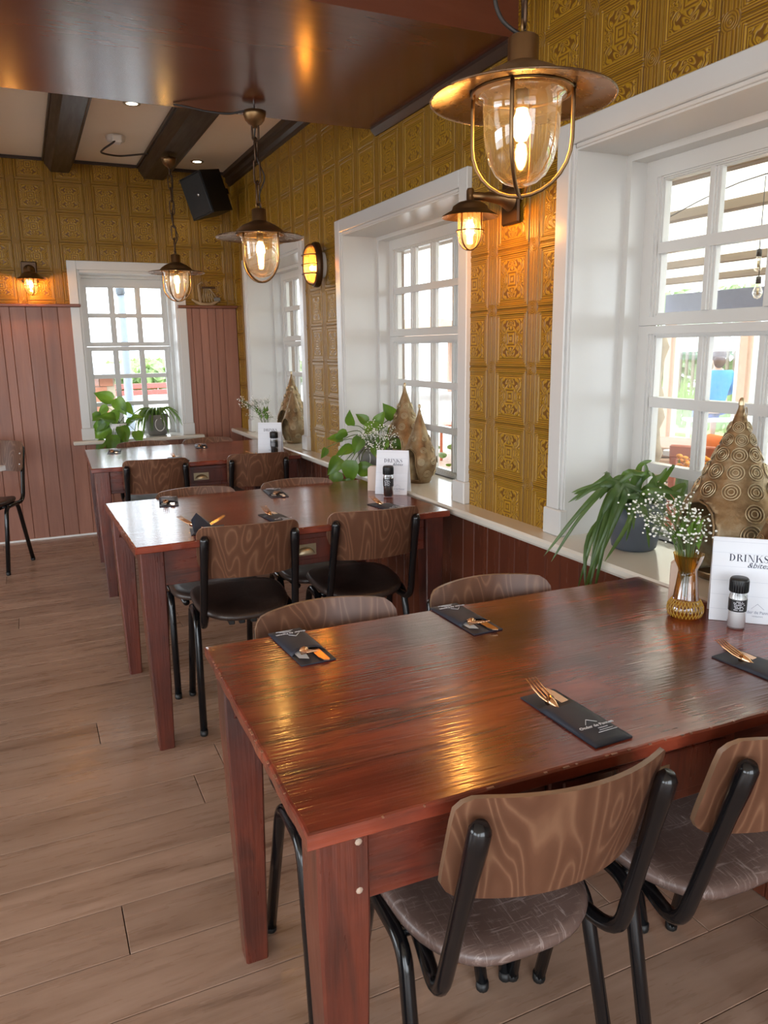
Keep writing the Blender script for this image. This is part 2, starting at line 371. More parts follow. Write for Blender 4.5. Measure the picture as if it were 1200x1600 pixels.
def spline(pts, k=6):
    P = [Vector(p) for p in pts]; out = []
    for i in range(len(P)-1):
        p0 = P[max(i-1, 0)]; p1 = P[i]; p2 = P[i+1]; p3 = P[min(i+2, len(P)-1)]
        for j in range(k):
            t = j/k; out.append(0.5*((2*p1)+(p2-p0)*t+(2*p0-5*p1+4*p2-p3)*t*t+(3*p1-p0-3*p2+p3)*t**3))
    return out+[P[-1]]
def fillet(pts, r=0.04, k=5):
    P = [Vector(p) for p in pts]; out = [P[0]]
    for i in range(1, len(P)-1):
        a = P[i-1]-P[i]; b = P[i+1]-P[i]; d = min(r, a.length*0.45, b.length*0.45)
        A = P[i]+a.normalized()*d; B = P[i]+b.normalized()*d
        for j in range(k+1):
            t = j/k; out.append(A*(1-t)**2+P[i]*2*t*(1-t)+B*t*t)
    return out+[P[-1]]
def text_mesh(body, size, mat, parent, name='lettering', mtx=None, shear=0.0, align='CENTER', ext=0.0003, bold=0.0, width=1.0):
    cu = bpy.data.curves.new('txt', 'FONT'); cu.body = body; cu.size = size; cu.align_x = align; cu.align_y = 'CENTER'
    cu.extrude = ext; cu.shear = shear; cu.offset = bold; cu.resolution_u = 2
    o = bpy.data.objects.new('txt', cu); COL.objects.link(o)
    dg = bpy.context.evaluated_depsgraph_get(); me = bpy.data.meshes.new_from_object(o.evaluated_get(dg))
    bpy.data.objects.remove(o); bpy.data.curves.remove(cu); me.name = name; me.materials.clear()
    me.transform((mtx or Matrix())@Matrix.Diagonal((width, 1, 1, 1)))
    return link(name, me, mat, parent)

# ------------------------------------------------------------ the room
YB, ZC, WT = 6.2376, 2.735, 0.36
SOF = (2.345, 3.51, 2.39)
ZS = 0.766            # top of the long sill
XW = -6.5; YF = -2.6  # far left wall, wall behind the camera
WINS = [(0.795, 2.005), (2.71, 3.912), (4.625, 5.842)]   # openings along the right wall
ZT = 1.972
BW = (-1.160, -0.484, 0.735, 1.965)  # opening of the back window x0,x1,z0,z1

floor = MB().box(XW, 0.0, YF, YB, -0.06, -0.012).obj('floor', 'groove'); floor['kind'] = 'structure'
pm = {}
row = 0; y = YF
y0off = (1.66-YF) % 0.18 - 0.18
y = YF+y0off
while y < YB:
    ya, yb = max(y, YF), min(y+0.18, YB)
    x = -random.uniform(0, 1.5); x1 = 0.0
    while x1 > XW:
        x0 = max(x, XW)
        if x1-x0 > 0.02:
            L = (x1-x0)/2; Wd = (yb-ya)/2; g = 0.0012
            b = MB()
            vs = [(-L+g, -Wd+g, -0.012), (L-g, -Wd+g, -0.012), (L-g, Wd-g, -0.012), (-L+g, Wd-g, -0.012)]
            t_ = 0.0009
            vs += [(-L+g, -Wd+g, -t_), (L-g, -Wd+g, -t_), (L-g, Wd-g, -t_), (-L+g, Wd-g, -t_)]
            vs += [(-L+g+t_, -Wd+g+t_, 0), (L-g-t_, -Wd+g+t_, 0), (L-g-t_, Wd-g-t_, 0), (-L+g+t_, Wd-g-t_, 0)]
            q = lambda a, b_: [(a+i, a+(i+1) % 4, b_+(i+1) % 4, b_+i) for i in range(4)]
            b.add(vs, q(0, 4)+q(4, 8)+[(8, 9, 10, 11)])
            b.obj('floor_board', 'floor', floor, loc=((x0+x1)/2, (ya+yb)/2, 0))
        x1 = x0; x = x0-random.uniform(1.25, 2.0)
    y += 0.18

ceil = MB().box(XW, 0.05, YF, YB+0.05, ZC, ZC+0.08).obj('ceiling', 'ceil'); ceil['kind'] = 'structure'
# boxed beam of stained plywood
b = MB().box(XW, -0.002, SOF[0], SOF[1], SOF[2], ZC-0.001); b.obj('boxed_beam', 'soffit', ceil)
MB().prism([(-0.035, 2.392), (-0.035, 2.378), (-0.012, 2.355), (-0.002, 2.355), (-0.002, 2.392)], SOF[0]+0.002, SOF[1]-0.03, 'y').obj('beam_moulding', 'beam', ceil)
def beam(x0, x1, xb0, xb1, zb, y0, y1, name='ceiling_beam'):
    c = [(x0, ZC-0.001), (x0, ZC-0.022), (x0+0.012, ZC-0.022), (x0+0.012, ZC-0.036), (xb0-0.012, zb+0.018), (xb0, zb), (xb1, zb), (xb1+0.012, zb+0.018), (x1-0.012, ZC-0.036), (x1-0.012, ZC-0.022), (x1, ZC-0.022), (x1, ZC-0.001)]
    MB().prism(c, y0, y1, 'y').obj(name, 'beam', ceil)
beam(-1.335, -1.125, -1.285, -1.165, 2.645, SOF[1]+0.001, YB-0.001)
beam(-0.695, -0.435, -0.645, -0.505, 2.645, SOF[1]+0.001, YB-0.001)
beam(-2.0, -1.79, -1.95, -1.84, 2.645, SOF[1]+0.001, YB-0.001)
beam(-2.66, -2.45, -2.61, -2.5, 2.645, SOF[1]+0.001, YB-0.001)
MB().prism([(-0.055, ZC-0.001), (-0.055, ZC-0.03), (-0.035, ZC-0.04), (-0.035, 2.665), (-0.018, 2.650), (-0.018, 2.638), (-0.003, 2.632), (-0.003, ZC-0.001)], SOF[1]+0.001, YB-0.001, 'y').obj('wall_beam', 'beam', ceil)
MB().box(XW, -0.056, YB-0.014, YB-0.001, ZC-0.022, ZC-0.001).obj('cornice_strip', 'beam', ceil)

# right wall (masonry around three openings), back wall around one
wr = MB()
def cutwall(mb, axis, t0, t1, u0, u1, z0, z1, holes):
    def bx(a, b_, c, d):
        if axis == 'x': mb.box(t0, t1, a, b_, c, d)
        else: mb.box(a, b_, t0, t1, c, d)
    u = u0
    for (a, b_, c, d) in holes:
        bx(u, a, z0, z1); bx(a, b_, z0, c); bx(a, b_, d, z1); u = b_
    bx(u, u1, z0, z1)
cutwall(wr, 'x', 0.0, WT, YF, YB, -0.06, 2.9, [(a-0.02, b_+0.02, ZS-0.035, ZT+0.02) for a, b_ in WINS])
wall_r = wr.obj('wall_right', 'paperbase', kind='structure')
wb = MB(); cutwall(wb, 'y', YB, YB+WT, XW, 0.4, -0.06, 2.9, [(BW[0]-0.02, BW[1]+0.02, BW[2]-0.03, BW[3]+0.02)])
wall_b = wb.obj('wall_back', 'paperbase', kind='structure')
LW = [(-2.2, 0.8), (1.8, 5.2)]  # unseen openings, enlarged to let added fill light into the room
wl = MB(); cutwall(wl, 'x', XW-0.3, XW, YF, YB, -0.06, 2.9, [(a, b_, 0.45, 2.4) for a, b_ in LW])
wl.obj('wall_left', 'plaster', kind='structure')
FW = [(-6.2, -3.4), (-3.0, -0.3)]  # openings behind the camera, likewise widened for fill light
wf = MB(); cutwall(wf, 'y', YF-0.3, YF, XW, 0.36, -0.06, 2.9, [(a, b_, 0.2, 2.55) for a, b_ in FW])
wf.obj('wall_front', 'plaster', kind='structure')

# sky portals in the openings
def portal(loc, rot, sx, sy):
    l = bpy.data.lights.new('window_portal', 'AREA'); l.shape = 'RECTANGLE'; l.size = sx; l.size_y = sy; l.energy = 1
    l.cycles.is_portal = True
    o = bpy.data.objects.new('window_portal', l); COL.objects.link(o); o.location = loc; o.rotation_euler = rot
for a, b_ in WINS: portal((WT+0.02, (a+b_)/2, (ZS+ZT)/2), (0, pi/2, 0), ZT-ZS, b_-a)
portal(((BW[0]+BW[1])/2, YB+WT+0.02, (BW[2]+BW[3])/2), (-pi/2, 0, 0), BW[1]-BW[0], BW[3]-BW[2])
for a, b_ in LW: portal((XW-0.31, (a+b_)/2, 1.425), (0, -pi/2, 0), 1.95, b_-a)
for a, b_ in FW: portal(((a+b_)/2, YF-0.31, 1.375), (pi/2, 0, 0), b_-a, 2.35)

# embossed wallpaper: one raised panel and one strip per repeat
PW, PH, SW = 0.252, 0.205, 0.058
def panel_bm(w_, h_, strip=False):
    bm = bmesh.new(); a, c = w_/2, h_/2
    if strip: rings = [(a, c, 0.0), (a-0.004, c, 0.003)]
    else: rings = [(a-0.001, c-0.001, 0.0), (a-0.004, c-0.004, 0.004), (a-0.016, c-0.016, 0.0042), (a-0.020, c-0.020, 0.0012), (a-0.034, c-0.034, 0.0010), (a-0.037, c-0.037, 0.0026)]
    vs = [[bm.verts.new((sx*r[0], -r[2], sz*r[1])) for sx, sz in ((-1, -1), (1, -1), (1, 1), (-1, 1))] for r in rings]
    for i in range(len(rings)-1):
        for k in range(4): bm.faces.new((vs[i][k], vs[i][(k+1) % 4], vs[i+1][(k+1) % 4], vs[i+1][k]))
    bm.faces.new(vs[-1]); return bm
def bm_mesh(bm, name):
    me = bpy.data.meshes.new(name); bm.to_mesh(me); bm.free(); return me
FULL = {False: bm_mesh(panel_bm(PW-SW, PH), 'wallpaper_panel'), True: bm_mesh(panel_bm(SW, PH, True), 'wallpaper_strip')}
FULL[False].materials.append(M['tile']); FULL[True].materials.append(M['strip'])
def rects_minus(r, holes):
    out = [r]
    for h in holes:
        nx = []
        for (a, b_, c, d) in out:
            if h[1] <= a or h[0] >= b_ or h[3] <= c or h[2] >= d: nx.append((a, b_, c, d)); continue
            if h[0] > a: nx.append((a, h[0], c, d))
            if h[1] < b_: nx.append((h[1], b_, c, d))
            m0, m1 = max(a, h[0]), min(b_, h[1])
            if h[2] > c: nx.append((m0, m1, c, h[2]))
            if h[3] < d: nx.append((m0, m1, h[3], d))
        out = nx
    return [q for q in out if q[1]-q[0] > 0.006 and q[3]-q[2] > 0.006]
def place_paper(wall, place, umin, umax, zmin, zmax, ucent, ztop, holes, flip):
    nmin = int(math.floor((umin-ucent)/PW))-1; nmax = int(math.ceil((umax-ucent)/PW))+1
    for n in range(nmin, nmax+1):
        for strip in (False, True):
            uc = ucent+n*PW+(PW/2 if strip else 0); hw = (SW if strip else PW-SW)/2
            zz = ztop
            while zz-PH/2 > zmin-PH:
                r = (max(uc-hw, umin), min(uc+hw, umax), max(zz-PH/2, zmin), min(zz+PH/2, zmax))
                if r[1]-r[0] > 0.006 and r[3]-r[2] > 0.006:
                    full = abs(r[1]-r[0]-2*hw) < 1e-6 and abs(r[3]-r[2]-PH) < 1e-6
                    for q in rects_minus(r, holes):
                        if full and q == r: me = FULL[strip]
                        else:
                            bm = panel_bm(2*hw, PH, strip)
                            lo, hi = (q[0]-uc, q[1]-uc) if not flip else (uc-q[1], uc-q[0])
                            for co, no in (((lo, 0, 0), (-1, 0, 0)), ((hi, 0, 0), (1, 0, 0)), ((0, 0, q[2]-zz), (0, 0, -1)), ((0, 0, q[3]-zz), (0, 0, 1))):
                                bmesh.ops.bisect_plane(bm, geom=list(bm.verts)+list(bm.edges)+list(bm.faces), plane_co=co, plane_no=no, clear_outer=True)
                            if not bm.faces: bm.free(); continue
                            me = bm_mesh(bm, 'wallpaper_panel' if not strip else 'wallpaper_strip'); me.materials.append(M['strip' if strip else 'tile'])
                        o = link('wallpaper_strip' if strip else 'wallpaper_panel', me, None, wall)
                        place(o, uc, zz)
                zz -= PH
def pr_(o, u, z): o.location = (-0.0005, u, z); o.rotation_euler = (0, 0, -pi/2)
def pb_(o, u, z): o.location = (u, YB-0.0005, z)
place_paper(wall_r, pr_, 0.6, YB, ZS, 2.66, 2.350, 1.6255+PH*5, [(a-0.06, b_+0.06, ZS-0.1, ZT+0.05) for a, b_ in WINS], True)
place_paper(wall_b, pb_, -2.7, 0.0, 1.735, ZC-0.02, -1.178, 2.685, [(BW[0]-0.06, BW[1]+0.06, 0, BW[3]+0.05)], False)

# wainscot boards, rails
def boards(wall, axis, u0, u1, z0, z1, mat, place, wmin, wmax, skip=None):
    u = u0; k = 0
    while u < u1:
        wd = random.choice([wmin, wmax, wmax]); e = min(u+wd, u1)
        if e-u > 0.015:
            hw = (e-u)/2; hz = (z1-z0)/2; g = 0.0035; th = 0.014
            segs = [(z0, z1)]
            if skip: segs = skip(u, e, z0, z1)
            for (c, d) in segs:
                hz = (d-c)/2
                vs = [(-hw, 0, -hz), (hw, 0, -hz), (hw, 0, hz), (-hw, 0, hz), (-hw+g*.2, -th+g, -hz), (hw-g*.2, -th+g, -hz), (hw-g*.2, -th+g, hz), (-hw+g*.2, -th+g, hz),
                      (-hw+g, -th, -hz), (hw-g, -th, -hz), (hw-g, -th, hz), (-hw+g, -th, hz)]
                q = lambda a, b_: [(a+i, a+(i+1) % 4, b_+(i+1) % 4, b_+i) for i in range(4)]
                place(MB().add(vs, q(0, 4)+q(4, 8)+[(8, 9, 10, 11)]).obj('wainscot_board', mat, wall), (u+e)/2, (c+d)/2)
        u = e
def bskip(u, e, z0, z1):
    if e > BW[0]-0.05 and u < BW[1]+0.05:
        if u > BW[0]-0.05 and e < BW[1]+0.05: return [(z0, BW[2]-0.03)]
        return [(z0, BW[2]-0.03), (BW[2]-0.03, z1)] if False else [(z0, z1)] if (e < BW[0]-0.0 or u > BW[1]+0.0) else [(z0, BW[2]-0.03)]
    return [(z0, z1)]
boards(wall_b, 'y', -3.4, -0.004, 0.008, 1.718, 'wainscot', pb_, 0.062, 0.106, bskip)
boards(wall_r, 'x', 0.2, YB-0.016, 0.004, ZS-0.034, 'wainscot_shaded', pr_, 0.085, 0.1)
for (a, b_) in ((-3.4, BW[0]-0.012), (BW[1]+0.012, -0.002)):
    MB().bbox(a, b_, YB-0.058, YB-0.001, 1.716, 1.738, 0.004).obj('wainscot_rail', 'rail', wall_b)
MB().box(-3.4, 0, YB-0.024, YB-0.0145, -0.001, 0.012).obj('baseboard_back', 'plasticw', kind='structure')

# long window sill on the right wall
sl = MB(); sl.prism([(-0.095, ZS-0.030), (-0.099, ZS-0.022), (-0.099, ZS-0.008), (-0.093, ZS), (0.0, ZS), (0.0, ZS-0.030)], 0.3, YB-0.016, 'y')
sl_o = sl.obj('trim_1', 'sill', kind='structure')
for i, (a, b_) in enumerate(WINS): MB().box(0.0, 0.27, a, b_, ZS-0.03, ZS).obj('sill_board', 'sill', sl_o)
bs = MB().bbox(BW[0]-0.155, BW[1]+0.15, YB-0.10, YB-0.0005, BW[2]-0.028, BW[2], 0.006).obj('trim_2', 'sill', kind='structure')
MB().box(BW[0], BW[1], YB-0.0004, YB+0.27, BW[2]-0.03, BW[2]).obj('sill_board', 'sill', bs)

# windows
def window(num, axis, u0, u1, v0, v1, cols, wg, rows_z, du):
    W = struct('window_%d' % num)
    def bx(mb, a, b_, c, d, e, f, bev=None):   # u, depth, v
        if axis == 'x': A = (c, d, a, b_, e, f)
        else: A = (a, b_, YB+c, YB+d, e, f)
        (mb.bbox(*A, bev) if bev else mb.box(*A))
    cw = 0.082
    for s, e in ((u0-cw, u0), (u1, u1+cw)):
        m = MB(); inner = e if s < u0 else s; outer = s if s < u0 else e; sg = 1 if outer < inner else -1
        lo, hi = sorted((outer, inner-sg*0.018)); bx(m, lo, hi, -0.024, 0.0, v0+0.09, v1+cw, 0.003)
        lo, hi = sorted((inner-sg*0.018, inner-sg*0.006)); bx(m, lo, hi, -0.016, 0.0, v0+0.09, v1+0.018, 0.002)
        lo, hi = sorted((inner-sg*0.006, inner)); bx(m, lo, hi, -0.010, 0.0, v0+0.09, v1+0.006)
        m.obj('casing', 'white', W)
        m = MB(); bx(m, s-0.006, e+0.006, -0.032, 0.0, v0+0.0005, v0+0.091, 0.004); m.obj('plinth_block', 'white', W)
    m = MB(); bx(m, u0-0.018, u1+0.018, -0.024, 0.0, v1+0.018, v1+cw, 0.003); bx(m, u0, u1, -0.016, 0, v1+0.006, v1+0.018, 0.002); bx(m, u0, u1, -0.010, 0, v1, v1+0.006); m.obj('head_casing', 'white', W)
    d1 = wg-0.085
    for (a, b_) in ((u0-0.02, u0), (u1, u1+0.02)):
        m = MB(); bx(m, a, b_, 0.0, d1, v0, v1+0.02); m.obj('jamb_lining', 'white', W)
    m = MB(); bx(m, u0, u1, 0, d1, v1, v1+0.02); m.obj('head_lining', 'white', W)
    fr = 0.022; fz = 0.02
    m = MB()
    fd = wg+0.028
    bx(m, u0-0.02, u0+fr, d1, fd, v0-0.03, v1+0.02); bx(m, u1-fr, u1+0.02, d1, fd, v0-0.03, v1+0.02)
    bx(m, u0+fr, u1-fr, d1, fd, v1-fz, v1+0.02); bx(m, u0+fr, u1-fr, d1+0.05, fd, v0-0.03, v0+0.0)
    m.obj('frame', 'white', W)
    a0, a1 = u0+fr, u1-fr                      # sash extent
    p0, p1 = u0+du, u1-du                      # glazed extent
    mw = 0.042; pitch = (p1-p0+mw)/cols
    ptop, pmid_t, pmid_b = rows_z[0][1], rows_z[1][0], rows_z[2][1]
    pbot = rows_z[-1][0]; zm = (pmid_t+pmid_b)/2
    for nm, rz, za, zb in (('upper_sash', rows_z[:2], zm+0.001, v1-fz), ('lower_sash', rows_z[2:], v0, zm-0.001)):
        m = MB(); dA, dB = wg-0.022, wg+0.02
        lo, hi = rz[-1][0], rz[0][1]
        bx(m, a0, p0-0.022, dA, dB, za, zb); bx(m, p1+0.022, a1, dA, dB, za, zb)
        bx(m, p0-0.022, p1+0.022, dA, dB, hi+0.012, zb); bx(m, p0-0.022, p1+0.022, dA, dB, za, lo-0.012)
        for i_, (ex, dd) in enumerate(((0.022, 0.016), (0.013, 0.011), (0.005, 0.006))):   # stepped beads round the glazing
            e2 = 0 if i_ == 2 else (0.013, 0.005)[i_]
            k = ex*0.55; k2 = e2*0.55
            bx(m, p0-ex, p0-e2, wg-dd, dB, lo-0.012, hi+0.012); bx(m, p1+e2, p1+ex, wg-dd, dB, lo-0.012, hi+0.012)
            bx(m, p0, p1, wg-dd, dB, hi+k2, hi+k); bx(m, p0, p1, wg-dd, dB, lo-k, lo-k2)
        o = m.obj(nm, 'white', W)
        for i in range(1, cols):
            c = p0+pitch*i-mw/2; m = MB()
            bx(m, c-0.021, c+0.021, wg-0.006, wg+0.012, lo, hi); bx(m, c-0.014, c+0.014, wg-0.012, wg+0.012, lo, hi); bx(m, c-0.008, c+0.008, wg-0.02, wg+0.014, lo, hi); m.obj('muntin', 'white', o)
        for j in range(len(rz)-1):
            c = (rz[j][0]+rz[j+1][1])/2; m = MB()
            bx(m, p0, p1, wg-0.0215, wg+0.0135, c-0.0165, c+0.0165); m.obj('glazing_bar', 'white', o)
        for j, (za2, zb2) in enumerate(rz):
            for i in range(cols):
                c = p0+pitch*i; m = MB(); bx(m, c-0.001, c+pitch-mw+0.001, wg+0.002, wg+0.005, za2-0.001, zb2+0.001); m.obj('pane', 'pane', o)
    return W
RZ = [(1.706, 1.890), (1.492, 1.672), (1.226, 1.414), (1.009, 1.194), (0.795, 0.979)]
for i, (a, b_) in enumerate(WINS): window(i+1, 'x', a, b_, ZS, ZT, 5, 0.27, RZ, 0.088)
RB = [(1.683, 1.881), (1.467, 1.655), (1.216, 1.398), (0.996, 1.186), (0.760, 0.970)]
window(4, 'y', BW[0], BW[1], BW[2], BW[3], 3, 0.27, RB, 0.060)

# ------------------------------------------------------------ dining tables
def make_table(label, loc, rz, L, D, drawers=True, group='mahogany tables along the windows'):
    t = thing('dining_table', label, 'table', loc, rz, group)
    # worn top: slightly uneven edge outline
    rnd = random.Random(int(L*1e4)); out = []
    def edge(p, q, n):
        for i in range(n):
            k = i/n; out.append((p[0]+(q[0]-p[0])*k+rnd.uniform(-.0012, .0012), p[1]+(q[1]-p[1])*k+rnd.uniform(-.0012, .0012)))
    edge((0, 0), (L, 0), 40); edge((L, 0), (L, D), 24); edge((L, D), (0, D), 40); edge((0, D), (0, 0), 24)
    n = len(out); b = MB(); cx, cy = L/2, D/2
    def ring(ins, z): return [(x+(1 if x < cx-L*.49 else -1 if x > cx+L*.49 else 0)*ins, y+(1 if y < cy-D*.49 else -1 if y > cy+D*.49 else 0)*ins, z) for x, y in out]
    rings = [ring(0.003, 0.735), ring(0, 0.738), ring(0, 0.7555), ring(0.0025, 0.7588), ring(0.006, 0.76)]
    for i in range(4):
        b.add(rings[i]+rings[i+1], [(k, (k+1) % n, n+(k+1) % n, n+k) for k in range(n)], i > 1)
    b.add(rings[0], [tuple(range(n))[::-1]]); b.add(rings[-1], [tuple(range(n))])
    b.obj('table_top', 'table_top', t)
    ch = MB()
    for i in range(44):
        f = rnd.random(); ln = rnd.choice((0.002, 0.003, 0.004, 0.006, 0.012)); hh = rnd.uniform(0.0004, 0.0016)
        if i % 3: x_ = f*(L-0.03); ch.box(x_, x_+ln, -0.0008, 0.0030, 0.7590-hh, 0.7596)
        else: y_ = f*(D-0.03); ch.box(-0.0008, 0.0030, y_, y_+ln, 0.7590-hh, 0.7596)
    ch.obj('edge_chips', 'chip', t, 'stuff')
    for (sx, sy) in ((0, 0), (1, 0), (1, 1), (0, 1)):
        T, B = 0.078, 0.052
        x0 = 0.018 if sx == 0 else L-0.018-T; y0 = 0.018 if sy == 0 else D-0.018-T
        dx = (T-B)*(0.62 if sx == 0 else 0.38); dy = (T-B)*(0.6 if sy == 0 else 0.4)
        ch = 0.004
        def oc(x, y, s_, z): return [(x+ch, y, z), (x+s_-ch, y, z), (x+s_, y+ch, z), (x+s_, y+s_-ch, z), (x+s_-ch, y+s_, z), (x+ch, y+s_, z), (x, y+s_-ch, z), (x, y+ch, z)]
        m = MB(); vs = oc(x0+dx, y0+dy, B, 0)+oc(x0, y0, T, 0.58)+oc(x0, y0, T, 0.7352)
        fs = [tuple(range(8))[::-1], tuple(range(16, 24))]
        for r in range(2): fs += [(r*8+k, r*8+(k+1) % 8, r*8+8+(k+1) % 8, r*8+8+k) for k in range(8)]
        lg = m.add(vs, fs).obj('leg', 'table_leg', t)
        if sy == 0 and sx == 0 and loc[1] < 1:
            for z in (0.718, 0.640): MB().lathe([(0.0001, 0.002), (0.004, 0.0015), (0.0055, 0)], 8, Matrix.Translation((x0+T*0.78, y0-0.0002, z))@Matrix.Rotation(pi/2, 4, 'X')).obj('peg', 'peg', lg)
    z0, z1 = 0.605, 0.7352
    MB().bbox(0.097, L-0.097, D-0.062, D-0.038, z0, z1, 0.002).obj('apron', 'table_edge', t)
    # end aprons with angled lower corners against the legs
    for x in (0.036, L-0.06):
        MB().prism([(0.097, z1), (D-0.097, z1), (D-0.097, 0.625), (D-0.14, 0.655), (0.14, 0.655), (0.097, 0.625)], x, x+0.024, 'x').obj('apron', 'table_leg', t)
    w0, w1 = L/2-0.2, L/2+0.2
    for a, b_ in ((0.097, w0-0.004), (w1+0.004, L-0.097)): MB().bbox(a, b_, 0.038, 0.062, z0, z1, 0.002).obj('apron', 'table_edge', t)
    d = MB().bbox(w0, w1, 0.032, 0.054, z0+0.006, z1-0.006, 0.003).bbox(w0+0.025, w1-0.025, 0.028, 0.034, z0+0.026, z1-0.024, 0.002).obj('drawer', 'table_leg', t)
    m = MB(); pts = []
    for i in range(13):
        a = pi*i/12
        for j in range(5):
            bq = pi/2*j/4; pts.append((L/2+0.036*cos(a), 0.028-0.020*sin(bq)*(0.4+0.6*sin(a)), 0.655+0.026*sin(a)*cos(bq*0.9)))
    fs = [(i*5+j, (i+1)*5+j, (i+1)*5+j+1, i*5+j+1) for i in range(12) for j in range(4)]
    m.add(pts, fs, True); m.bbox(L/2-0.044, L/2+0.044, 0.0265, 0.0285, 0.647, 0.691, 0.0008); m.obj('cup_pull', 'brasspull', d)
    return t
TABS = {1: (-1.319, 0.862, -0.026, 1.223, 0.733), 2: (-1.327, 2.555, 0.020, 1.208, 0.850), 3: (-1.317, 4.47, -0.030, 1.208, 0.93)}
TL = {1: 'nearest worn mahogany dining table, its lacquered top filling the foreground', 2: 'second mahogany dining table back, middle of three along the windows', 3: 'farthest mahogany dining table, under the back window'}
for k, (x, y, r, L, D) in TABS.items(): make_table(TL[k], (x, y, 0), r, L, D)
def on(k, px, py, dz=0.0):
    """identity on positions: things stand on the table tops at z 0.76"""
    return (px, py, 0.7602+dz)
t = thing('bistro_table', 'white square table whose corner tip shows at the left edge', 'table', (-1.748-0.495, 4.88, 0), pi/4)
MB().bbox(-0.35, 0.35, -0.35, 0.35, 0.73, 0.76, 0.004).obj('table_top', 'cloth', t)
MB().lathe([(0.22, 0), (0.22, 0.012), (0.05, 0.03), (0.035, 0.06), (0.035, 0.70), (0.12, 0.73), (0.0001, 0.73)], 24).obj('pedestal', 'matte', t)

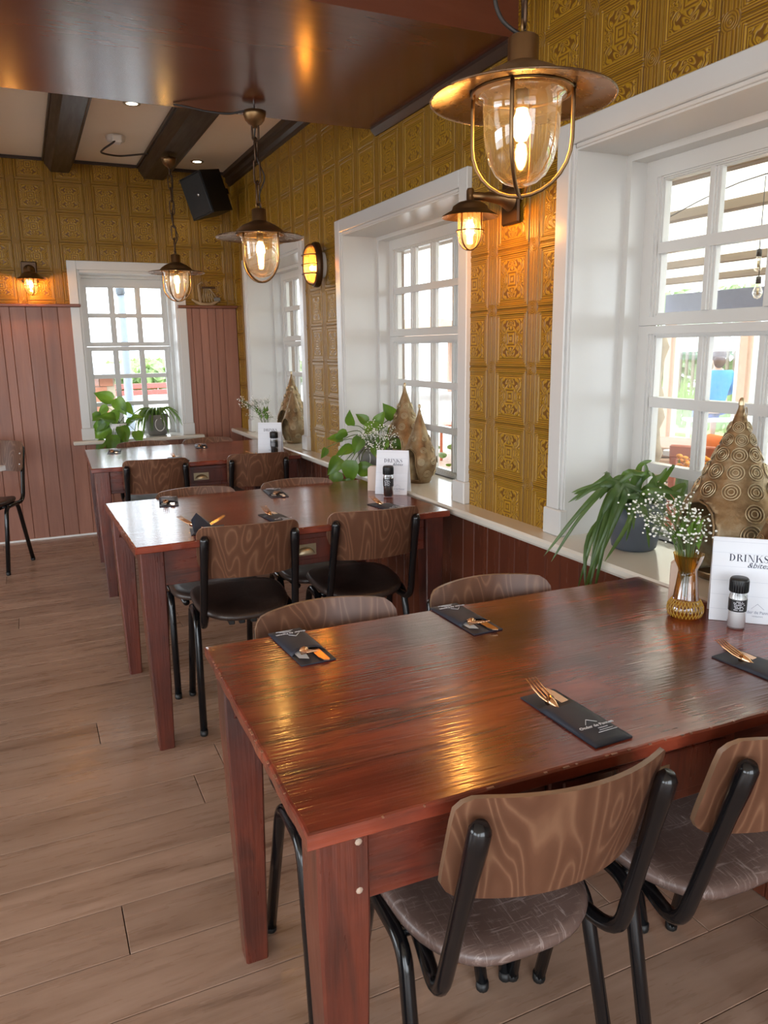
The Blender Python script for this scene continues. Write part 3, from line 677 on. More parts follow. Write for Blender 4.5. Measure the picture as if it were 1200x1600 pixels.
# ------------------------------------------------------------ chairs (origin under the rear bend, facing +y)
def make_chair(label, seat_m):
    t = thing('dining_chair', label, 'chair', (0, 0, 0), 0, 'school style chairs round the tables')
    R = 0.0135
    # seat
    out = []
    def sup(a, n=3.2):
        c, s_ = cos(a), sin(a); x = math.copysign(abs(c)**(2/n), c); y = math.copysign(abs(s_)**(2/n), s_)
        yy = 0.205+0.210*y; ww = 0.172+0.018*(yy/0.415); return (ww*x, yy)
    N = 40; base = [sup(2*pi*i/N) for i in range(N)]
    def rg(k, z, sad): return [((x*k), 0.205+(y-0.205)*k, z+sad*(x/0.19)**2*(1 if k > .3 else k)-0.012*max(0, (0.06-y)/0.06)**2*k) for x, y in base]
    rings = [rg(0.93, 0.436, 0), rg(0.985, 0.438, 0.002), rg(1.0, 0.447, 0.003), rg(0.985, 0.457, 0.004), rg(0.93, 0.462, 0.004), rg(0.75, 0.461, 0.004), rg(0.45, 0.457, 0.003), rg(0.15, 0.455, 0.001)]
    m = MB()
    for i in range(len(rings)-1): m.add(rings[i]+rings[i+1], [(k, (k+1) % N, N+(k+1) % N, N+k) for k in range(N)], True)
    m.add(rings[0], [tuple(range(N))[::-1]], True); m.add(rings[-1], [tuple(range(N))], True)
    # weld the rings so shading is smooth
    me = m.mesh('seat'); bm = bmesh.new(); bm.from_mesh(me); bmesh.ops.remove_doubles(bm, verts=bm.verts, dist=1e-5); bm.to_mesh(me); bm.free()
    link('seat', me, seat_m, t)
    # backrest: curved ply, leaning
    nx, nz = 18, 8; W_, Z0, Z1 = 0.180, 0.612, 0.806; th = 0.0095
    def bp(u, v, off):
        x = W_*u; z = Z0+(Z1-Z0)*v; lean = -0.062-(z-0.60)*0.30
        y = lean+0.049-0.058*(1-u*u)+off
        return (x, y, z)
    def clampc(u, v):
        # rounded corners in the (u,v) square
        cu, cv = 0.17, 0.17
        au = abs(u); av = v
        if au > 1-cu and (av > 1-cv or av < cv):
            ex = (au-(1-cu))/cu; ey = ((av-(1-cv))/cv) if av > .5 else ((cv-av)/cv)
            l = sqrt(ex*ex+ey*ey); mx_ = max(ex, ey)
            if l > 0: ex, ey = ex*mx_/l, ey*mx_/l
            au = 1-cu+ex*cu; av = 1-cv+ey*cv if v > .5 else cv-ey*cv
        return math.copysign(au, u), av+0.035*(1-u*u)*v
    g = [[clampc(-1+2*i/nx, j/nz) for i in range(nx+1)] for j in range(nz+1)]
    vs = [bp(*g[j][i], 0) for j in range(nz+1) for i in range(nx+1)]+[bp(*g[j][i], -th) for j in range(nz+1) for i in range(nx+1)]
    K = (nx+1)*(nz+1); fs = []
    for j in range(nz):
        for i in range(nx):
            a = j*(nx+1)+i; fs += [(a, a+nx+1, a+nx+2, a+1), (K+a, K+a+1, K+a+nx+2, K+a+nx+1)]
    rim = [i for i in range(nx+1)]+[j*(nx+1)+nx for j in range(1, nz+1)]+[nz*(nx+1)+i for i in range(nx-1, -1, -1)]+[j*(nx+1) for j in range(nz-1, 0, -1)]
    bk = MB().add(vs, fs, True).obj('backrest', 'ply', t)
    MB().add(vs, [(rim[k], rim[(k+1) % len(rim)], K+rim[(k+1) % len(rim)], K+rim[k]) for k in range(len(rim))], True).obj('edge_band', 'plyedge', bk)
    for sx in (-1, 1):
        for z in (0.66, 0.73):
            pt = bp(sx*0.87, (z-Z0)/(Z1-Z0), 0.0005); MB().ball(pt, 0.006, 8, 4, (1, 0.5, 1)).obj('bolt', 'screw', bk)
    for sx in (-1, 1):
        # back post continuing under the seat
        p = fillet([(sx*0.157, -0.108, 0.765), (sx*0.169, -0.010, 0.412), (sx*0.140, 0.14, 0.4205), (sx*0.135, 0.36, 0.4205)], 0.055, 6)
        rs = [R*(1.18 if i == 0 else 1.05) if i < 2 else R for i in range(len(p))]
        m = MB(); q = [Vector((sx*0.1566, -0.111, 0.776))]+[Vector(p[0])]+[Vector(p[0]).lerp(Vector(p[1]), k) for k in (0.12, 0.3, 0.6)]+p[1:]
        rr = [R*0.75, R*1.22, R*1.25, R*1.1]+[R]*(len(q)-4); m.tube(q, rr, 12); m.obj('back_post', 'black', t)
        # inverted U side frame: two legs in one bent tube
        p = fillet([(sx*0.192, -0.010, 0.012), (sx*0.180, 0.100, 0.424), (sx*0.180, 0.255, 0.424), (sx*0.192, 0.352, 0.012)], 0.045, 6)
        sf = MB().tube(p, R, 12).obj('leg_frame', 'black', t)
        for y in (-0.010, 0.352): MB().lathe([(0.0001, 0), (0.0125, 0), (0.0145, 0.004), (0.0142, 0.022), (0.0001, 0.022)], 10, Matrix.Translation((sx*0.192, y, 0))).obj('foot_cap', 'rubber', sf)
    for y in (0.13, 0.235): MB().tube([(-0.182, y, 0.4235), (-0.10, y, 0.423), (0.10, y, 0.423), (0.182, y, 0.4235)], 0.010, 8).obj('crossbar', 'black', t)
    for sx in (-0.06, -0.022, 0.022, 0.06): MB().bbox(sx-0.011, sx+0.011, 0.035, 0.075, 0.398, 0.4375, 0.003).obj('buffer', 'rubber', t)
    return t
cl = make_chair('near wooden chair with scuffed brown seat beside the front table leg', 'seat')
cl.location = (-0.947, 0.868, 0); cl.rotation_euler = (0, 0, -0.05)
cdk = make_chair('plywood chair with dark seat, left one on the near side of the middle table', 'seat_dark')
cdk.location = (-0.936, 2.628, 0); cdk.rotation_euler = (0, 0, -0.08)
CH = [
 (cl, (-0.505, 0.822), -0.03, 'wooden chair with scuffed brown seat cut by the right edge of the photo'),
 (cl, (-0.995, 1.572), pi-0.03, 'chair behind the front table, only its pale back top showing left of its twin'),
 (cl, (-0.54, 1.556), pi-0.06, 'chair behind the front table, back top half hidden, right of its twin'),
 (cdk, (-0.452, 2.632), -0.10, 'plywood chair with dark seat, right one on the near side of the middle table'),
 (cdk, (-0.955, 3.335), pi-0.03, 'chair behind the middle table, left one, only a low strip of back showing'),
 (cdk, (-0.479, 3.335), pi-0.05, 'chair behind the middle table, right one beside the trailing pothos'),
 (cdk, (-0.972, 4.445), -0.12, 'dark chair at the near side of the farthest table, left one'),
 (cdk, (-0.400, 4.385), -0.14, 'dark chair at the near side of the farthest table, right one by the white card'),
 (cdk, (-0.905, 5.365), pi, 'chair beyond the farthest table, left one under the back window plants'),
 (cdk, (-0.470, 5.335), pi-0.04, 'chair beyond the farthest table, right one towards the corner'),
 (cdk, (-1.85, 5.68), pi-0.42, 'black framed chair at the left edge standing by the panelled back wall'),
]
for src, (x, y), r, lab in CH: dup(src, (x, y, 0), r, lab, None, (1, 1, 0.968) if abs(r-pi) < 0.1 else None)

# ------------------------------------------------------------ lamps
def bulb_light(parent, z, power, col=(1.0, 0.45, 0.13), r=0.016, x=0.0, y=0.0):
    l = bpy.data.lights.new('bulb_light', 'POINT'); l.energy = power*BULB; l.color = col; l.shadow_soft_size = r
    o = bpy.data.objects.new('bulb_light', l); COL.objects.link(o); o.parent = parent; o.location = (x, y, z)
def bulb_mesh(parent, z, s=1.0):
    bb = MB().lathe([(0.0001, -0.052*s), (0.010*s, -0.048*s), (0.017*s, -0.034*s), (0.017*s, -0.018*s), (0.011*s, -0.002*s), (0.010*s, 0.006*s)], 12, Matrix.Translation((0, 0, z))).obj('bulb', 'bulbglow_glass', parent)
    MB().ball((0, 0, z-0.022*s), 0.0105*s, 10, 6, (1, 1, 1.5)).obj('filament', 'bulbcore', bb)
    MB().lathe([(0.0001, 0.034*s), (0.0125*s, 0.034*s), (0.0125*s, 0.004*s), (0.0001, 0.004*s)], 12, Matrix.Translation((0, 0, z))).obj('socket', 'darkbronze', parent)
M['bulbglow_glass'] = glass('bulb_glass', (1.0, 0.80, 0.45), 0.15, 0.05, 0.04, 0.25)
def chain(path, parent, name='chain_link', lw=0.011, ll=0.034, r=0.0022, mat='bronze', lmax=99):
    """oval links hung along a vertical line from z0 up to z1"""
    z0, z1 = path; z = z0; k = 0
    while z < z1-1e-4:
        m = Matrix.Translation((0, 0, z+ll*0.44))@Matrix.Rotation((k % 2)*pi/2+0.35, 4, 'Z')@Matrix.Rotation(pi/2, 4, 'X')
        pts = []
        for i in range(16):
            a = 2*pi*i/16; pts.append(Vector((lw*cos(a), (ll/2-lw)*(1 if sin(a) > 0 else -1)*(0 if abs(sin(a)) < 1e-6 else 1)+lw*sin(a), 0)))
        pts.append(pts[0]); MB().tube([m@p for p in pts], r, 6, False).obj(name, mat, parent)
        z += ll*0.88; k += 1
Rv0 = Vector((0.907, -0.422, 0))
def pendant(label, x, y, zb, ztop, links, canopy=True, rz=0.6, power=7.0, reach=None):
    """zb: height of the brim; ztop: underside the lamp hangs from"""
    t = thing('pendant_lamp', label, 'lamp', (x, y, zb), rz, 'ship style pendant lamps over the tables')
    sh = MB().lathe([(0.186, -0.0105), (0.1865, -0.0085), (0.184, -0.0055), (0.150, 0.001), (0.112, 0.007), (0.106, 0.012), (0.095, 0.024), (0.072, 0.040), (0.045, 0.052), (0.033, 0.058)], 48).obj('shade', 'bronze', t)
    MB().lathe([(0.186, -0.0105), (0.182, -0.0085), (0.150, -0.0015), (0.112, 0.004), (0.100, 0.010), (0.08, 0.024), (0.05, 0.038), (0.002, 0.046)], 48).obj('shade_lining', 'bronze_in', sh)
    MB().torus(0.1862, 0.0022, Matrix.Translation((0, 0, -0.0092)), 48, 6).obj('rolled_rim', 'bronze_in', sh)
    MB().lathe([(0.034, 0.055), (0.031, 0.060), (0.031, 0.104), (0.026, 0.108), (0.0001, 0.110)], 24).obj('neck', 'bronze', t)
    gl = MB().lathe([(0.089, 0.0), (0.089, -0.006), (0.080, -0.010), (0.0785, -0.04), (0.077, -0.075), (0.0735, -0.10), (0.066, -0.128), (0.052, -0.152), (0.032, -0.168), (0.012, -0.175), (0.0002, -0.176)], 36).obj('glass_bowl', 'bowl', t)
    for k in range(2):
        a = k*pi/2; ca, sa = cos(a), sin(a); p = []
        for u, z in [(-0.101, 0.014), (-0.103, -0.02), (-0.103, -0.09)]+[(-0.103*cos(q*pi/14), -0.09-0.104*sin(q*pi/14)) for q in range(1, 14)]+[(0.103, -0.09), (0.103, -0.02), (0.101, 0.014)]: p.append((u*ca, u*sa, z))
        MB().tube(p, 0.0042, 8).obj('cage_wire', 'bronze', t)
    MB().torus(0.102, 0.0035, Matrix.Translation((0, 0, 0.004)), 36, 6).obj('cage_ring', 'bronze', t)
    bulb_mesh(t, -0.030, 1.15)
    bulb_light(t, -0.055, power)
    MB().tube([Vector((0.016*cos(a), 0, 0.122+0.016*sin(a))) for a in [i*pi/8 for i in range(17)]], 0.003, 8, False).obj('loop', 'bronze', t)
    H = ztop-zb
    if reach:
        q = Matrix.Rotation(-rz, 3, 'Z'); L_ = lambda r, z: tuple(q @ (Rv0*r))[:2]+(z,)
        MB().tube(spline([L_(0.004, 0.109), L_(-0.016, 0.116), L_(-0.045, 0.140), L_(-0.058, 0.178), L_(-0.044, 0.212), L_(-0.010, 0.236), L_(0.0, 0.26)], 6), 0.0045, 8).obj('cable_loop', 'cord', t)
    top = H-0.085 if canopy else H
    chain((0.128, top), t, lw=0.0145, ll=links, r=0.0042, mat='darkbronze')
    if canopy:
        MB().lathe([(0.0001, top), (0.009, top), (0.013, top+0.008), (0.028, top+0.016), (0.040, top+0.030), (0.046, top+0.048), (0.0485, top+0.064), (0.0001, top+0.064)], 24).obj('canopy', 'bronze', t)
        MB().tube([(0, 0, top+0.064), (0, 0, H)], 0.004, 8).obj('hook', 'screw', t)
    n = int((top-0.11)/0.055); p = [(0.012, 0, 0.108)]
    for i in range(1, n): p.append((0.020*math.sin(i*1.9+x*3)+0.012, 0.014*math.cos(i*1.4), 0.108+(top-0.108)*i/n))
    p[1:2] = [(0.045, 0.0, 0.135), (0.055, 0.0, 0.175)] if not canopy else p[1:2]
    p.append((0.004, 0, top+0.02)); MB().tube(spline(p, 6), 0.0032, 8).obj('cable', 'cord', t)
    return t
pendant('largest brass pendant lamp with caged glass, hanging over the nearest table', -0.624, 1.413, 1.893, ZC, 0.098, True, 0.78, 2.2, True)
P2 = pendant('brass pendant lamp with caged glass hanging from the stained boxed beam', -0.616, 3.366, 1.876, SOF[2]-0.002, 0.097, True, 0.55, 2.2)
pendant('smallest looking brass pendant lamp, farthest back before the rear window', -0.603, 5.43, 1.914, 2.643, 0.09, True, 0.9, 2.2)
# loose cables on the ceiling
MB().tube([Vector(p)-Vector((-0.616, 3.366, 1.876)) for p in spline([(-0.65, 3.353, 2.365), (-0.72, 3.38, 2.352), (-0.80, 3.42, 2.362), (-0.88, 3.44, 2.376), (-0.93, 3.46, 2.386)], 8)], 0.0045, 8).obj('supply_cable', 'cord', P2).rotation_euler = (0, 0, -0.55)
soc = thing('ceiling_socket', 'white ceiling socket left of the dark beam with a black cable', 'socket', (-0.92, 5.477, ZC))
MB().lathe([(0.0001, -0.030), (0.055, -0.028), (0.062, -0.006), (0.062, 0.0)], 20).obj('cover', 'plasticw', soc)
MB().bbox(-0.03, 0.03, -0.10, -0.02, -0.055, -0.010, 0.008).obj('plug', 'plasticw', soc)
MB().tube(spline([(0, -0.09, -0.03), (-0.03, -0.08, -0.06), (-0.075, 0.04, -0.075), (-0.06, 0.25, -0.05), (0.06, 0.40, -0.026), (0.17, 0.30, -0.03), (0.222, 0.18, -0.045)], 8), 0.006, 8).obj('cable', 'cord', soc)
for (x, y, lb) in ((-0.909, 4.743, 'recessed ceiling downlight close to the boxed beam'), (-0.306, 5.949, 'recessed ceiling downlight near the rear corner above the loudspeaker')):
    t = thing('downlight', lb, 'downlight', (x, y, ZC-0.0005), 0, 'recessed downlights')
    MB().lathe([(0.030, -0.001), (0.034, -0.006), (0.046, -0.005), (0.048, 0.0)], 28).obj('trim_ring', 'brasspull', t)
    MB().lathe([(0.0001, -0.0025), (0.031, -0.0025)], 24).obj('lens', 'spot', t)
    l = bpy.data.lights.new('downlight_spot', 'SPOT'); l.energy = 4*BULB; l.color = (1, 0.82, 0.6); l.spot_size = 1.6; l.spot_blend = 0.6; l.shadow_soft_size = 0.03
    o = bpy.data.objects.new('downlight_spot', l); COL.objects.link(o); o.parent = t; o.location = (0, 0, -0.012)

def sconce(label, loc, rz, arm=0.17, power=3.0, s=1.0):
    """local: wall at y=0, lamp out along -y"""
    t = thing('wall_lantern', label, 'wall lamp', loc, rz, 'brass wall lanterns')
    MB().bbox(-0.052, 0.052, -0.020, -0.0065, -0.062, 0.085, 0.006).obj('back_plate', 'darkbronze', t)
    MB().lathe([(0.042, 0.0), (0.034, 0.012), (0.022, 0.035), (0.014, arm*0.62), (0.012, arm), (0.0001, arm)], 18, Matrix.Translation((0, -0.019, 0.022))@Matrix.Rotation(pi/2, 4, 'X')).obj('arm', 'bronze', t)
    MB().lathe([(0.0001, 0.046), (0.010, 0.045), (0.013, 0.038), (0.013, 0.004), (0.018, 0.0), (0.0001, 0.0)], 14, Matrix.Translation((0, -arm-0.012, 0.0))).obj('finial', 'bronze', t)
    c = Matrix.Translation((0, -arm-0.012, 0))
    sh = MB().lathe([(0.096, -0.046), (0.092, -0.041), (0.072, -0.030), (0.062, -0.024), (0.058, -0.012), (0.040, 0.0), (0.018, 0.006), (0.0001, 0.007)], 32, c).obj('shade', 'bronze', t)
    MB().lathe([(0.096, -0.0465), (0.072, -0.0335), (0.055, -0.028), (0.04, -0.012), (0.0001, -0.006)], 32, c).obj('shade_lining', 'bronze_in', sh)
    MB().lathe([(0.042, -0.03), (0.042, -0.105), (0.038, -0.125), (0.026, -0.140), (0.010, -0.147), (0.0002, -0.148)], 24, c).obj('glass_bowl', 'bowl', t)
    for k in range(2):
        a = k*pi/2+0.4; ca, sa = cos(a), sin(a)
        p = [(u*ca, u*sa, z) for u, z in [(-0.046, -0.03), (-0.046, -0.105)]+[(-0.046*cos(q*pi/10), -0.105-0.047*sin(q*pi/10)) for q in range(1, 10)]+[(0.046, -0.105), (0.046, -0.03)]]
        MB().tube([c@Vector(q) for q in p], 0.0028, 6).obj('cage_wire', 'bronze', t)
    MB().torus(0.046, 0.0022, c@Matrix.Translation((0, 0, -0.09)), 28, 6).obj('cage_ring', 'bronze', t)
    e = bpy.data.objects.new('lamp_holder', None); COL.objects.link(e); e.parent = t; e.location = (0, -arm-0.012, 0)
    bulb_mesh(e, -0.058, 0.85); bulb_light(t, -0.078, power, y=-arm-0.012)
    return t
sconce('brass wall lantern glowing beside the second window, on the wall by the nearest pendant', (-0.004, 2.345, 1.868), -pi/2, 0.165, 9.0)
sconce('small brass wall lantern at far left on the back wall', (-1.492, YB-0.004, 1.945), 0, 0.10, 8.0)
# oval bulkhead light
t = thing('bulkhead_lamp', 'oval caged bulkhead wall light between the two far windows', 'wall lamp', (-0.004, 4.215, 1.855), -pi/2)
ev = lambda k, y, n=32: [(0.072*k*cos(2*pi*i/n), y, 0.112*k*sin(2*pi*i/n)) for i in range(n)]
def loft(rings, cap=True):
    n = len(rings[0]); m = MB()
    for i in range(len(rings)-1): m.add(rings[i]+rings[i+1], [(k, (k+1) % n, n+(k+1) % n, n+k) for k in range(n)], True)
    if cap: m.add(rings[0], [tuple(range(n))]); m.add(rings[-1], [tuple(range(n))[::-1]])
    return m
loft([ev(0.62, 0.0), ev(0.62, -0.03)]).obj('mounting_base', 'white', t)
loft([ev(0.97, -0.03), ev(1.08, -0.034), ev(1.1, -0.05), ev(1.06, -0.066), ev(0.92, -0.070), ev(0.86, -0.066)], False).obj('housing', 'darkbronze', t)
loft([ev(0.97, -0.03), ev(0.3, -0.028)]).obj('back_cover', 'darkbronze', t)
loft([ev(0.88, -0.064), ev(0.86, -0.085), ev(0.74, -0.105), ev(0.45, -0.114), ev(0.02, -0.116)]).obj('glass_dome', 'smoke', t)
for z in (-0.05, 0.0, 0.05):
    hw = 0.072*sqrt(1-(z/0.112)**2); MB().tube(spline([(-hw*0.98, -0.066, z), (-hw*0.93, -0.10, z), (-hw*0.5, -0.120, z), (hw*0.5, -0.120, z), (hw*0.93, -0.10, z), (hw*0.98, -0.066, z)], 4), 0.0035, 6).obj('guard_bar', 'darkbronze', t)
MB().tube(spline([(0, -0.064, -0.110), (0, -0.10, -0.098), (0, -0.121, -0.05), (0, -0.121, 0.05), (0, -0.10, 0.098), (0, -0.064, 0.110)], 4), 0.0035, 6).obj('guard_bar', 'darkbronze', t)
MB().ball((0.01, -0.075, -0.02), 0.014, 10, 6).obj('bulb', 'bulbcore', t)
l = bpy.data.lights.new('bulb_light', 'POINT'); l.energy = 0.3*BULB; l.color = (1, 0.5, 0.18); l.shadow_soft_size = 0.012
o = bpy.data.objects.new('bulb_light', l); COL.objects.link(o); o.parent = t; o.location = (0.01, -0.088, 0.01)

# loudspeaker in the corner
t = thing('loudspeaker', 'black loudspeaker mounted in the rear corner under the ceiling', 'speaker', (-0.255, 5.90, 2.505))
t.rotation_euler = (radians(14), radians(-10), radians(-62))
MB().prism([(-0.115, -0.11), (0.115, -0.11), (0.075, 0.12), (-0.075, 0.12)], -0.145, 0.145, 'z').obj('cabinet', 'matte', t)
MB().bbox(-0.108, 0.108, -0.122, -0.110, -0.138, 0.138, 0.006).obj('grille', 'rubber', t)
MB().lathe([(0.0001, 0.003), (0.010, 0.002), (0.011, 0)], 12, Matrix.Translation((0.03, -0.122, 0.0))@Matrix.Rotation(pi/2, 4, 'X')).obj('badge', 'screw', t)
MB().bbox(-0.02, 0.02, 0.118, 0.20, -0.02, 0.02, 0.004).obj('bracket', 'matte', t)
# driftwood boat on the rail
t = thing('driftwood_boat', 'small driftwood boat with rope netting on the corner ledge', 'ornament', (-0.245, YB-0.030, 1.7383))
p = [(-0.112+0.224*i/14, 0, 0.006+0.040*((i-7)/7)**2) for i in range(15)]
MB().tube(p, [0.007+0.008*sin(pi*i/14) for i in range(15)], 10).obj('hull', 'drift', t)
MB().bbox(0.062, 0.112, -0.012, 0.012, 0.034, 0.062, 0.004).obj('cabin', 'potstone', t)
MB().tube([(-0.045, 0, 0.02), (-0.055, 0, 0.155)], 0.012, 8).obj('mast', 'drift', t)
MB().tube([(0.085, 0, 0.06), (0.03, 0, 0.130)], 0.006, 8).obj('strut', 'drift', t)
MB().bbox(-0.03, 0.075, -0.010, 0.010, 0.128, 0.142, 0.003).obj('roof_board', 'darkbronze', t)
m = MB()
for i in range(5): m.tube([(-0.04+0.022*i, -0.004, 0.025), (-0.02+0.012*i+0.01, -0.004, 0.128)], 0.0018, 5); m.tube([(0.066-0.022*i, -0.005, 0.03), (0.03-0.012*i, -0.005, 0.128)], 0.0018, 5)
m.obj('netting', 'rope', t)
MB().tube([(-0.055, 0, 0.155), (-0.03, 0, 0.178), (-0.02, 0, 0.165)], 0.006, 6).obj('branch', 'drift', t)

# ------------------------------------------------------------ table things
def pouch(k, name, x, y, rz, fork=True, place=''):
    t = thing('cutlery_pouch', 'navy cutlery pouch '+place, 'cutlery pouch', (x, y, 0.7603), rz, 'cutlery pouches')
    L, W2 = 0.102, 0.039
    MB().bbox(-W2, W2, -L, L, 0.0, 0.003, 0.0008).obj('back_sheet', 'paper', t)
    # front pocket: puffed, mouth at +y cut slightly concave
    nx, ny = 8, 10; vs = []
    for j in range(ny+1):
        for i in range(nx+1):
            u = -1+2*i/nx; v = j/ny
            yy = -L+v*(0.150-0.012*(1-u*u)); zz = 0.0035+0.0075*(1-u**4)*min(1, v*1.6)**0.6
            vs.append((u*W2*0.995, yy, zz))
    fs = [(j*(nx+1)+i, j*(nx+1)+i+1, (j+1)*(nx+1)+i+1, (j+1)*(nx+1)+i) for j in range(ny) for i in range(nx)]
    pk = MB().add(vs, fs, True).obj('pocket', 'paper', t)
    md = pk.modifiers.new('thick', 'SOLIDIFY'); md.thickness = 0.0009; md.offset = -1
    mt = Matrix.Translation((0, -0.058, 0.0122))@Matrix.Rotation(0.02, 4, 'X')
    text_mesh('Onder de Pannen', 0.0098, 'ink_white', t, 'lettering', mt, bold=0.00012)
    text_mesh('restaurant', 0.0048, 'ink_white', t, 'lettering', Matrix.Translation((0.006, -0.067, 0.0120)))
    m = MB(); zt = 0.0125
    for p, q in (((-0.016, -0.050), (-0.004, -0.036)), ((-0.004, -0.036), (0.009, -0.049))): m.tube([(p[0], p[1], zt), (q[0], q[1], zt)], 0.0006, 5)
    m.tube([(-0.012, -0.078, 0.0112), (0.028, -0.078, 0.0112)], 0.0006, 5); m.tube([(-0.006, -0.073, 0.0116), (0.022, -0.073, 0.0116)], 0.0005, 5)
    m.obj('print', 'ink_white', t)
    MB().add([(0.0, 0.0, 0.0045), (0.030, 0.0, 0.0045), (0.030, 0.068, 0.0045), (0.012, 0.080, 0.0045)], [(0, 1, 2, 3)]).obj('napkin', 'napkin', t)
    return t
def fork_mesh():
    m = MB()
    for i in range(4):
        x = -0.0105+0.007*i; m.tube([(x*0.75, 0.048, 0.0125), (x, 0.064, 0.0165), (x, 0.088, 0.024), (x*0.97, 0.108, 0.033)], [0.0020, 0.0019, 0.0016, 0.0009], 6)
    m.tube([(0, -0.005, 0.006), (0, 0.010, 0.0062), (0, 0.028, 0.0085), (0, 0.040, 0.0105), (0, 0.052, 0.0130)], [0.0028, 0.0028, 0.0030, 0.0075, 0.0105], 8, True)
    return m.mesh('fork')
def knife_mesh():
    m = MB(); pts = [(-0.006, -0.03), (0.006, -0.03), (0.007, 0.02), (0.0105, 0.06), (0.0105, 0.085), (0.006, 0.103), (-0.004, 0.110), (-0.008, 0.105), (-0.008, 0.03)]
    m.prism([(x, y) for x, y in pts], 0.0052, 0.0072); return m.mesh('knife')
FM, KM = fork_mesh(), knife_mesh()
def flat_cutlery(kind, x, y, rz, lab, dx, dz=0.0):
    me = FM if kind == 'fork' else KM
    o = link(kind, me, 'copper'); o.location = (x+dx*cos(rz), y+dx*sin(rz), 0.7603+dz); o.rotation_euler = (0, 0, rz)
    tag(o, lab, 'cutlery', 'copper forks' if kind == 'fork' else 'copper knives')
PO = [
 (1, -0.790, 0.975, 0.02, 'nearest on the front table'),
 (1, -0.325, 0.958, 0.06, 'at the right edge on the front table'),
 (1, -1.112, 1.497, pi+0.05, 'at the front table far left corner'),
 (1, -0.705, 1.485, pi+0.02, 'midway along the front table far edge'),
 (2, -0.775, 2.760, 0.10, 'midway along the second table near edge'),
 (2, -0.310, 2.745, 0.16, 'by the white card on the second table'),
 (2, -1.092, 3.300, pi-0.15, 'at the second table far left corner'),
 (2, -0.627, 3.265, pi-0.10, 'at the far middle of the second table'),
 (3, -0.565, 5.170, pi-0.15, 'on the third table far side, right of its twin'),
 (3, -1.120, 5.180, pi-0.15, 'on the third table far left, below the plant'),
 (3, -0.815, 4.620, 0.10, 'half hidden behind a chair back on the third table'),
 (3, -0.320, 4.505, 1.25, 'under the white card on the third table'),
]
for (k, x, y, r, pl) in PO:
    pouch(k, '', x, y, r, True, pl)
    nearside = abs(r) < 1.5
    flat_cutlery('fork', x, y, r, 'copper fork of the pouch '+pl, -0.012 if nearside else 0.012, 0.0 if nearside else -0.002)
    flat_cutlery('knife', x, y, r, 'copper knife of the pouch '+pl, 0.016 if nearside else -0.016, 0.0)
# crumpled pouch with folded top, second table near left corner
t = thing('folded_pouch', 'crumpled navy pouch folded upright at the near left of the second table', 'cutlery pouch', (-1.075, 2.70, 0.7603), 0.25)
MB().add([(-0.065, -0.05, 0.001), (0.05, -0.055, 0.001), (0.105, 0.03, 0.001), (-0.02, 0.06, 0.001), (-0.01, 0.0, 0.012)], [(0, 1, 4), (1, 2, 4), (2, 3, 4), (3, 0, 4), (3, 2, 1, 0)]).obj('base_sheet', 'paper', t)
MB().add([(-0.045, -0.03, 0.003), (0.035, -0.045, 0.003), (0.06, 0.02, 0.004), (-0.005, 0.028, 0.062), (-0.03, 0.02, 0.040), (0.0, 0.035, 0.003)], [(0, 1, 3, 4), (1, 2, 3), (2, 5, 3), (5, 0, 4, 3), (0, 5, 2, 1)]).obj('fold', 'paper', t)
fo = link('fork', FM, 'copper'); fo.location = (-1.075, 2.675, 0.770); fo.rotation_euler = (0.08, 0, 0.75); tag(fo, 'copper fork poking left out of the crumpled pouch', 'cutlery', 'copper forks')
fo = link('knife', KM, 'copper'); fo.location = (-1.045, 2.70, 0.772); fo.rotation_euler = (0.12, 0, -0.75); tag(fo, 'copper knife poking right out of the crumpled pouch', 'cutlery', 'copper knives')

